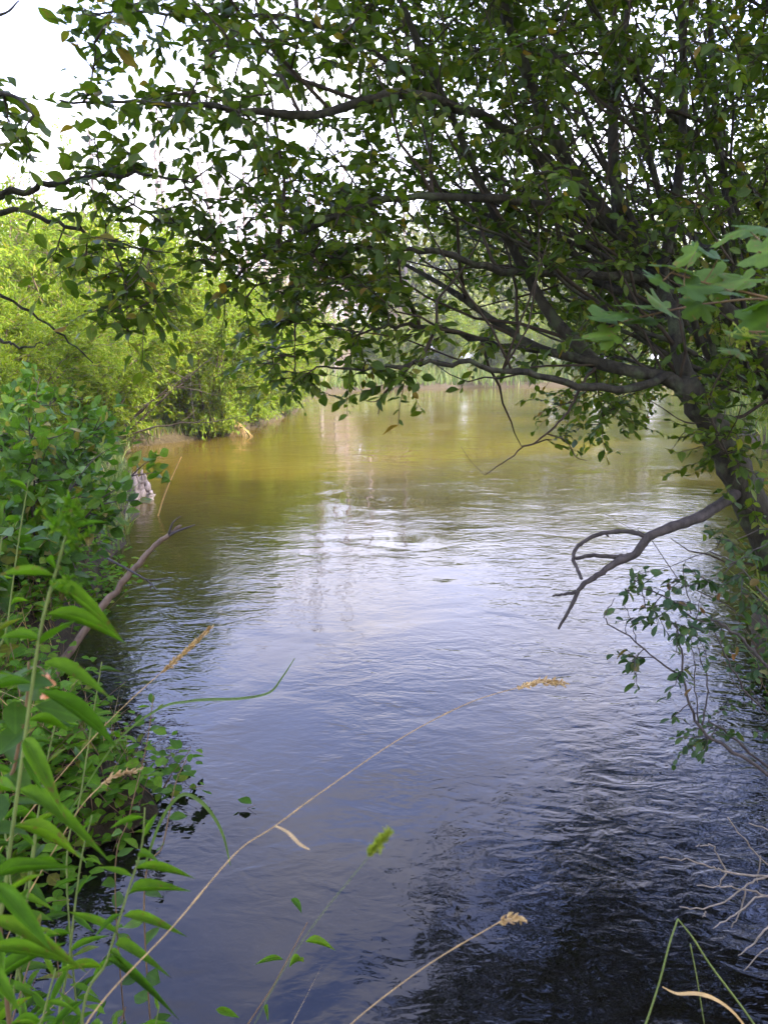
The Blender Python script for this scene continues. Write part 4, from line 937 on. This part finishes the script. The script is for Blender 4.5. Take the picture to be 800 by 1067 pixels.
root = thing('dead_shrub', 'tangle of bare pale twigs low over the black water', 'shrub', (1.75, 2.0, .4))
b = MB()
for pts in [((1000, 1000, 2.0), (860, 925, 2.0), (805, 915, 2.0), (758, 909, 2.0), (740, 903, 1.98), (715, 896, 1.96), (687, 894, 1.95)), ((990, 1010, 2.02), (850, 945, 2.0), (805, 936, 2.0), (775, 927, 2.0), (752, 924, 1.98), (726, 923, 1.96)),
            ((980, 960, 2.0), (850, 900, 2.0), (800, 912, 2.02), (775, 925, 2.0), (755, 940, 1.98), (727, 947, 1.96), (708, 945, 1.95)), ((960, 1000, 1.95), (860, 940, 1.95), (795, 935, 1.95), (765, 953, 1.93), (743, 968, 1.92)),
            ((776, 926, 2.0), (771, 950, 2.0), (762, 967, 2.0)), ((757, 909, 2.0), (743, 883, 2.0), (734, 881, 2.0), (725, 882, 2.0)), ((757, 909, 2.0), (748, 924, 2.0)), ((940, 1000, 1.9), (840, 930, 1.9), (800, 966, 1.88), (785, 984, 1.87), (769, 996, 1.86)),
            ((870, 960, 2.1), (795, 897, 2.1), (778, 878, 2.1), (758, 852, 2.1)), ((792, 892, 2.1), (789, 920, 2.1)), ((735, 950, 1.97), (732, 956, 1.97)), ((1000, 1000, 2.0), (900, 880, 2.1), (820, 870, 2.1), (780, 858, 2.1)), ((880, 1010, 1.9), (830, 985, 1.9), (798, 990, 1.9), (775, 1012, 1.9))]:
    p = smooth_path(PL(*pts), 5); p[1:-1] += rng.normal(0, .002, (len(p) - 2, 3)); b.tube(p, np.linspace(.0042 if len(pts) > 4 else .0024, .0016, len(p)), 6)
b.obj('stems', M['pale_twig'], root)

base = np.array([1.15, 1.2, float(gz(1.15, 1.2)) - .05])
root = thing('lobed_leaf_shrub', 'shrub with pale green lobed leaves in front of the leaning tree stems', 'shrub', base)
s = MB(); m = MB()
stems = [np.vstack([[base], PL((1180, 700, 1.4), (1000, 420, 1.45), (860, 330, 1.45), (790, 308, 1.45), (740, 296, 1.45), (700, 284, 1.45))]), np.vstack([PL((860, 330, 1.45), (800, 312, 1.5), (740, 316, 1.55), (690, 325, 1.6), (640, 338, 1.65), (612, 352, 1.65))]), np.vstack([PL((1000, 420, 1.45), (880, 330, 1.3), (820, 275, 1.25), (790, 262, 1.22))]), np.vstack([PL((1000, 420, 1.45), (860, 385, 1.3), (810, 350, 1.25), (780, 345, 1.22))])]
allp = []
for k, sp_ in enumerate(stems):
    p = smooth_path(sp_, 6); s.tube(p, np.linspace(.005 if k == 0 else .0028, .0014, len(p)), 6); allp.append(p)
allp = np.vstack(allp)
for px, py, sz, Yd in [(705, 278, 44, 1.45), (722, 264, 26, 1.45), (744, 268, 36, 1.45), (688, 292, 34, 1.42), (718, 298, 42, 1.42), (748, 288, 46, 1.48), (776, 292, 48, 1.44), (760, 304, 34, 1.4), (796, 262, 62, 1.22), (770, 240, 36, 1.3), (790, 236, 40, 1.35), (640, 332, 46, 1.65), (618, 352, 36, 1.65), (664, 318, 40, 1.6), (692, 320, 40, 1.58), (652, 326, 36, 1.6), (796, 332, 46, 1.25), (788, 352, 42, 1.22), (768, 366, 32, 1.25), (636, 348, 34, 1.63), (676, 332, 34, 1.6), (800, 312, 40, 1.25), (730, 318, 34, 1.5)]:
    c = P(px, py, Yd); a = allp[np.argmin(np.linalg.norm(allp - c, axis=1))]
    d = nrm(np.array([rng.normal(-.5, .7), rng.normal(-.3, .6), rng.normal(-.1, .25)])); l = sz * Yd / F * 1.12
    q = c - d * l * .35
    m.leaves(T_LOBED, q[None], d[None], nrm(np.array([[rng.normal(0, .25), -.55 + rng.normal(0, .25), .85]])), np.array([l]), np.array([l * .95]))
    s.tube(curve(a, q + d * l * .25, 5, .1, .05), np.linspace(.0012, .0008, 5), 5)
s.obj('stems', M['stem_red'], root); m.obj('leaves', M['lobed_leaf'], root)
b = MB(); c = P(778, 352, 1.22)
for k in range(26):
    e = c + rng.normal(0, .012, 3); b.tube(curve(c + rng.normal(0, .004, 3), e, 3), .0007, 4); b.leaves(T_SPIKE, e[None], rng.normal(0, 1, (1, 3)), rng.normal(0, 1, (1, 3)), np.array([.008]), np.array([.004]))
b.obj('flower_cluster', M['seed_green'], root)

# ------------------------------------------------------------------ damp summer air
hm, nt, out = new_mat('haze'); pv = nt.nodes.new('ShaderNodeVolumePrincipled'); pv.inputs['Color'].default_value = (.93, .92, .95, 1); pv.inputs['Density'].default_value = .0007; pv.inputs['Anisotropy'].default_value = .2
nt.links.new(pv.outputs[0], out.inputs['Volume'])
b = MB(); x0, x1, y0, y1, z0, z1 = -420., 420., -140., 560., -2.2, 26.
b.add([(x, y, z) for z in (z0, z1) for y in (y0, y1) for x in (x0, x1)], {4: [(0, 2, 3, 1), (4, 5, 7, 6), (0, 1, 5, 4), (2, 6, 7, 3), (0, 4, 6, 2), (1, 3, 7, 5)]})
o = b.obj('haze', hm, smooth=False); o['kind'] = 'stuff'

# ------------------------------------------------------------------ light
SUN = nrm(np.array([.58, -.42, .70]))
elev = math.asin(SUN[2]); rot = math.atan2(SUN[0], SUN[1])
sl = bpy.data.lights.new('sun', 'SUN'); sl.energy = 5.0; sl.angle = R(2.5); sl.color = (1, .93, .80)
so = bpy.data.objects.new('sun', sl); COL.objects.link(so)
so.rotation_euler = Vector(SUN).to_track_quat('Z', 'Y').to_euler(); so.location = (20, -25, 30)
wd = bpy.data.worlds.new('World'); SC.world = wd; wd.use_nodes = True
nt = wd.node_tree; N = nt.nodes; L = nt.links; N.clear()
out = N.new('ShaderNodeOutputWorld'); bg = N.new('ShaderNodeBackground'); bg.inputs[1].default_value = .10
sky = N.new('ShaderNodeTexSky'); sky.sky_type = 'NISHITA'; sky.sun_disc = False; sky.sun_elevation = elev; sky.sun_rotation = rot
sky.air_density = 1.2; sky.dust_density = 2.5; sky.ozone_density = 2.0
tc = N.new('ShaderNodeTexCoord')
mp = N.new('ShaderNodeMapping'); mp.inputs['Scale'].default_value = (1, 1, 2.2); L.new(tc.outputs['Generated'], mp.inputs[0])
no = N.new('ShaderNodeTexNoise'); no.inputs['Scale'].default_value = 2.2; no.inputs['Detail'].default_value = 7; no.inputs['Roughness'].default_value = .55; L.new(mp.outputs[0], no.inputs['Vector'])
sx = N.new('ShaderNodeSeparateXYZ'); L.new(tc.outputs['Generated'], sx.inputs[0])
hz = N.new('ShaderNodeMapRange'); hz.inputs[1].default_value = .10; hz.inputs[2].default_value = .75; hz.inputs[3].default_value = .75; hz.inputs[4].default_value = -.10; L.new(sx.outputs[2], hz.inputs[0])
cf = N.new('ShaderNodeMapRange'); cf.inputs[1].default_value = .44; cf.inputs[2].default_value = .78; L.new(no.outputs[0], cf.inputs[0])
ad = N.new('ShaderNodeMath'); ad.operation = 'ADD'; ad.use_clamp = True; L.new(hz.outputs[0], ad.inputs[0]); L.new(cf.outputs[0], ad.inputs[1])
mx = N.new('ShaderNodeMix'); mx.data_type = 'RGBA'; L.new(ad.outputs[0], mx.inputs[0]); sg = N.new('ShaderNodeMix'); sg.data_type = 'RGBA'; sg.blend_type = 'MULTIPLY'; sg.inputs[0].default_value = 1; sg.inputs[7].default_value = (2.9, 2.75, 3.9, 1); L.new(sky.outputs[0], sg.inputs[6]); L.new(sg.outputs[2], mx.inputs[6]); mx.inputs[7].default_value = (10.2, 9.8, 11.3, 1)
L.new(mx.outputs[2], bg.inputs[0]); L.new(bg.outputs[0], out.inputs[0])

SC.view_settings.view_transform = 'Standard'; SC.view_settings.look = 'None'; SC.view_settings.exposure = 2.2; SC.view_settings.gamma = 1
SC.render.engine = 'CYCLES'
cy = SC.cycles
cy.max_bounces = 6; cy.diffuse_bounces = 3; cy.glossy_bounces = 3; cy.transmission_bounces = 4; cy.transparent_max_bounces = 4
cy.use_denoising = True; cy.caustics_reflective = False; cy.caustics_refractive = False; cy.sample_clamp_indirect = 6
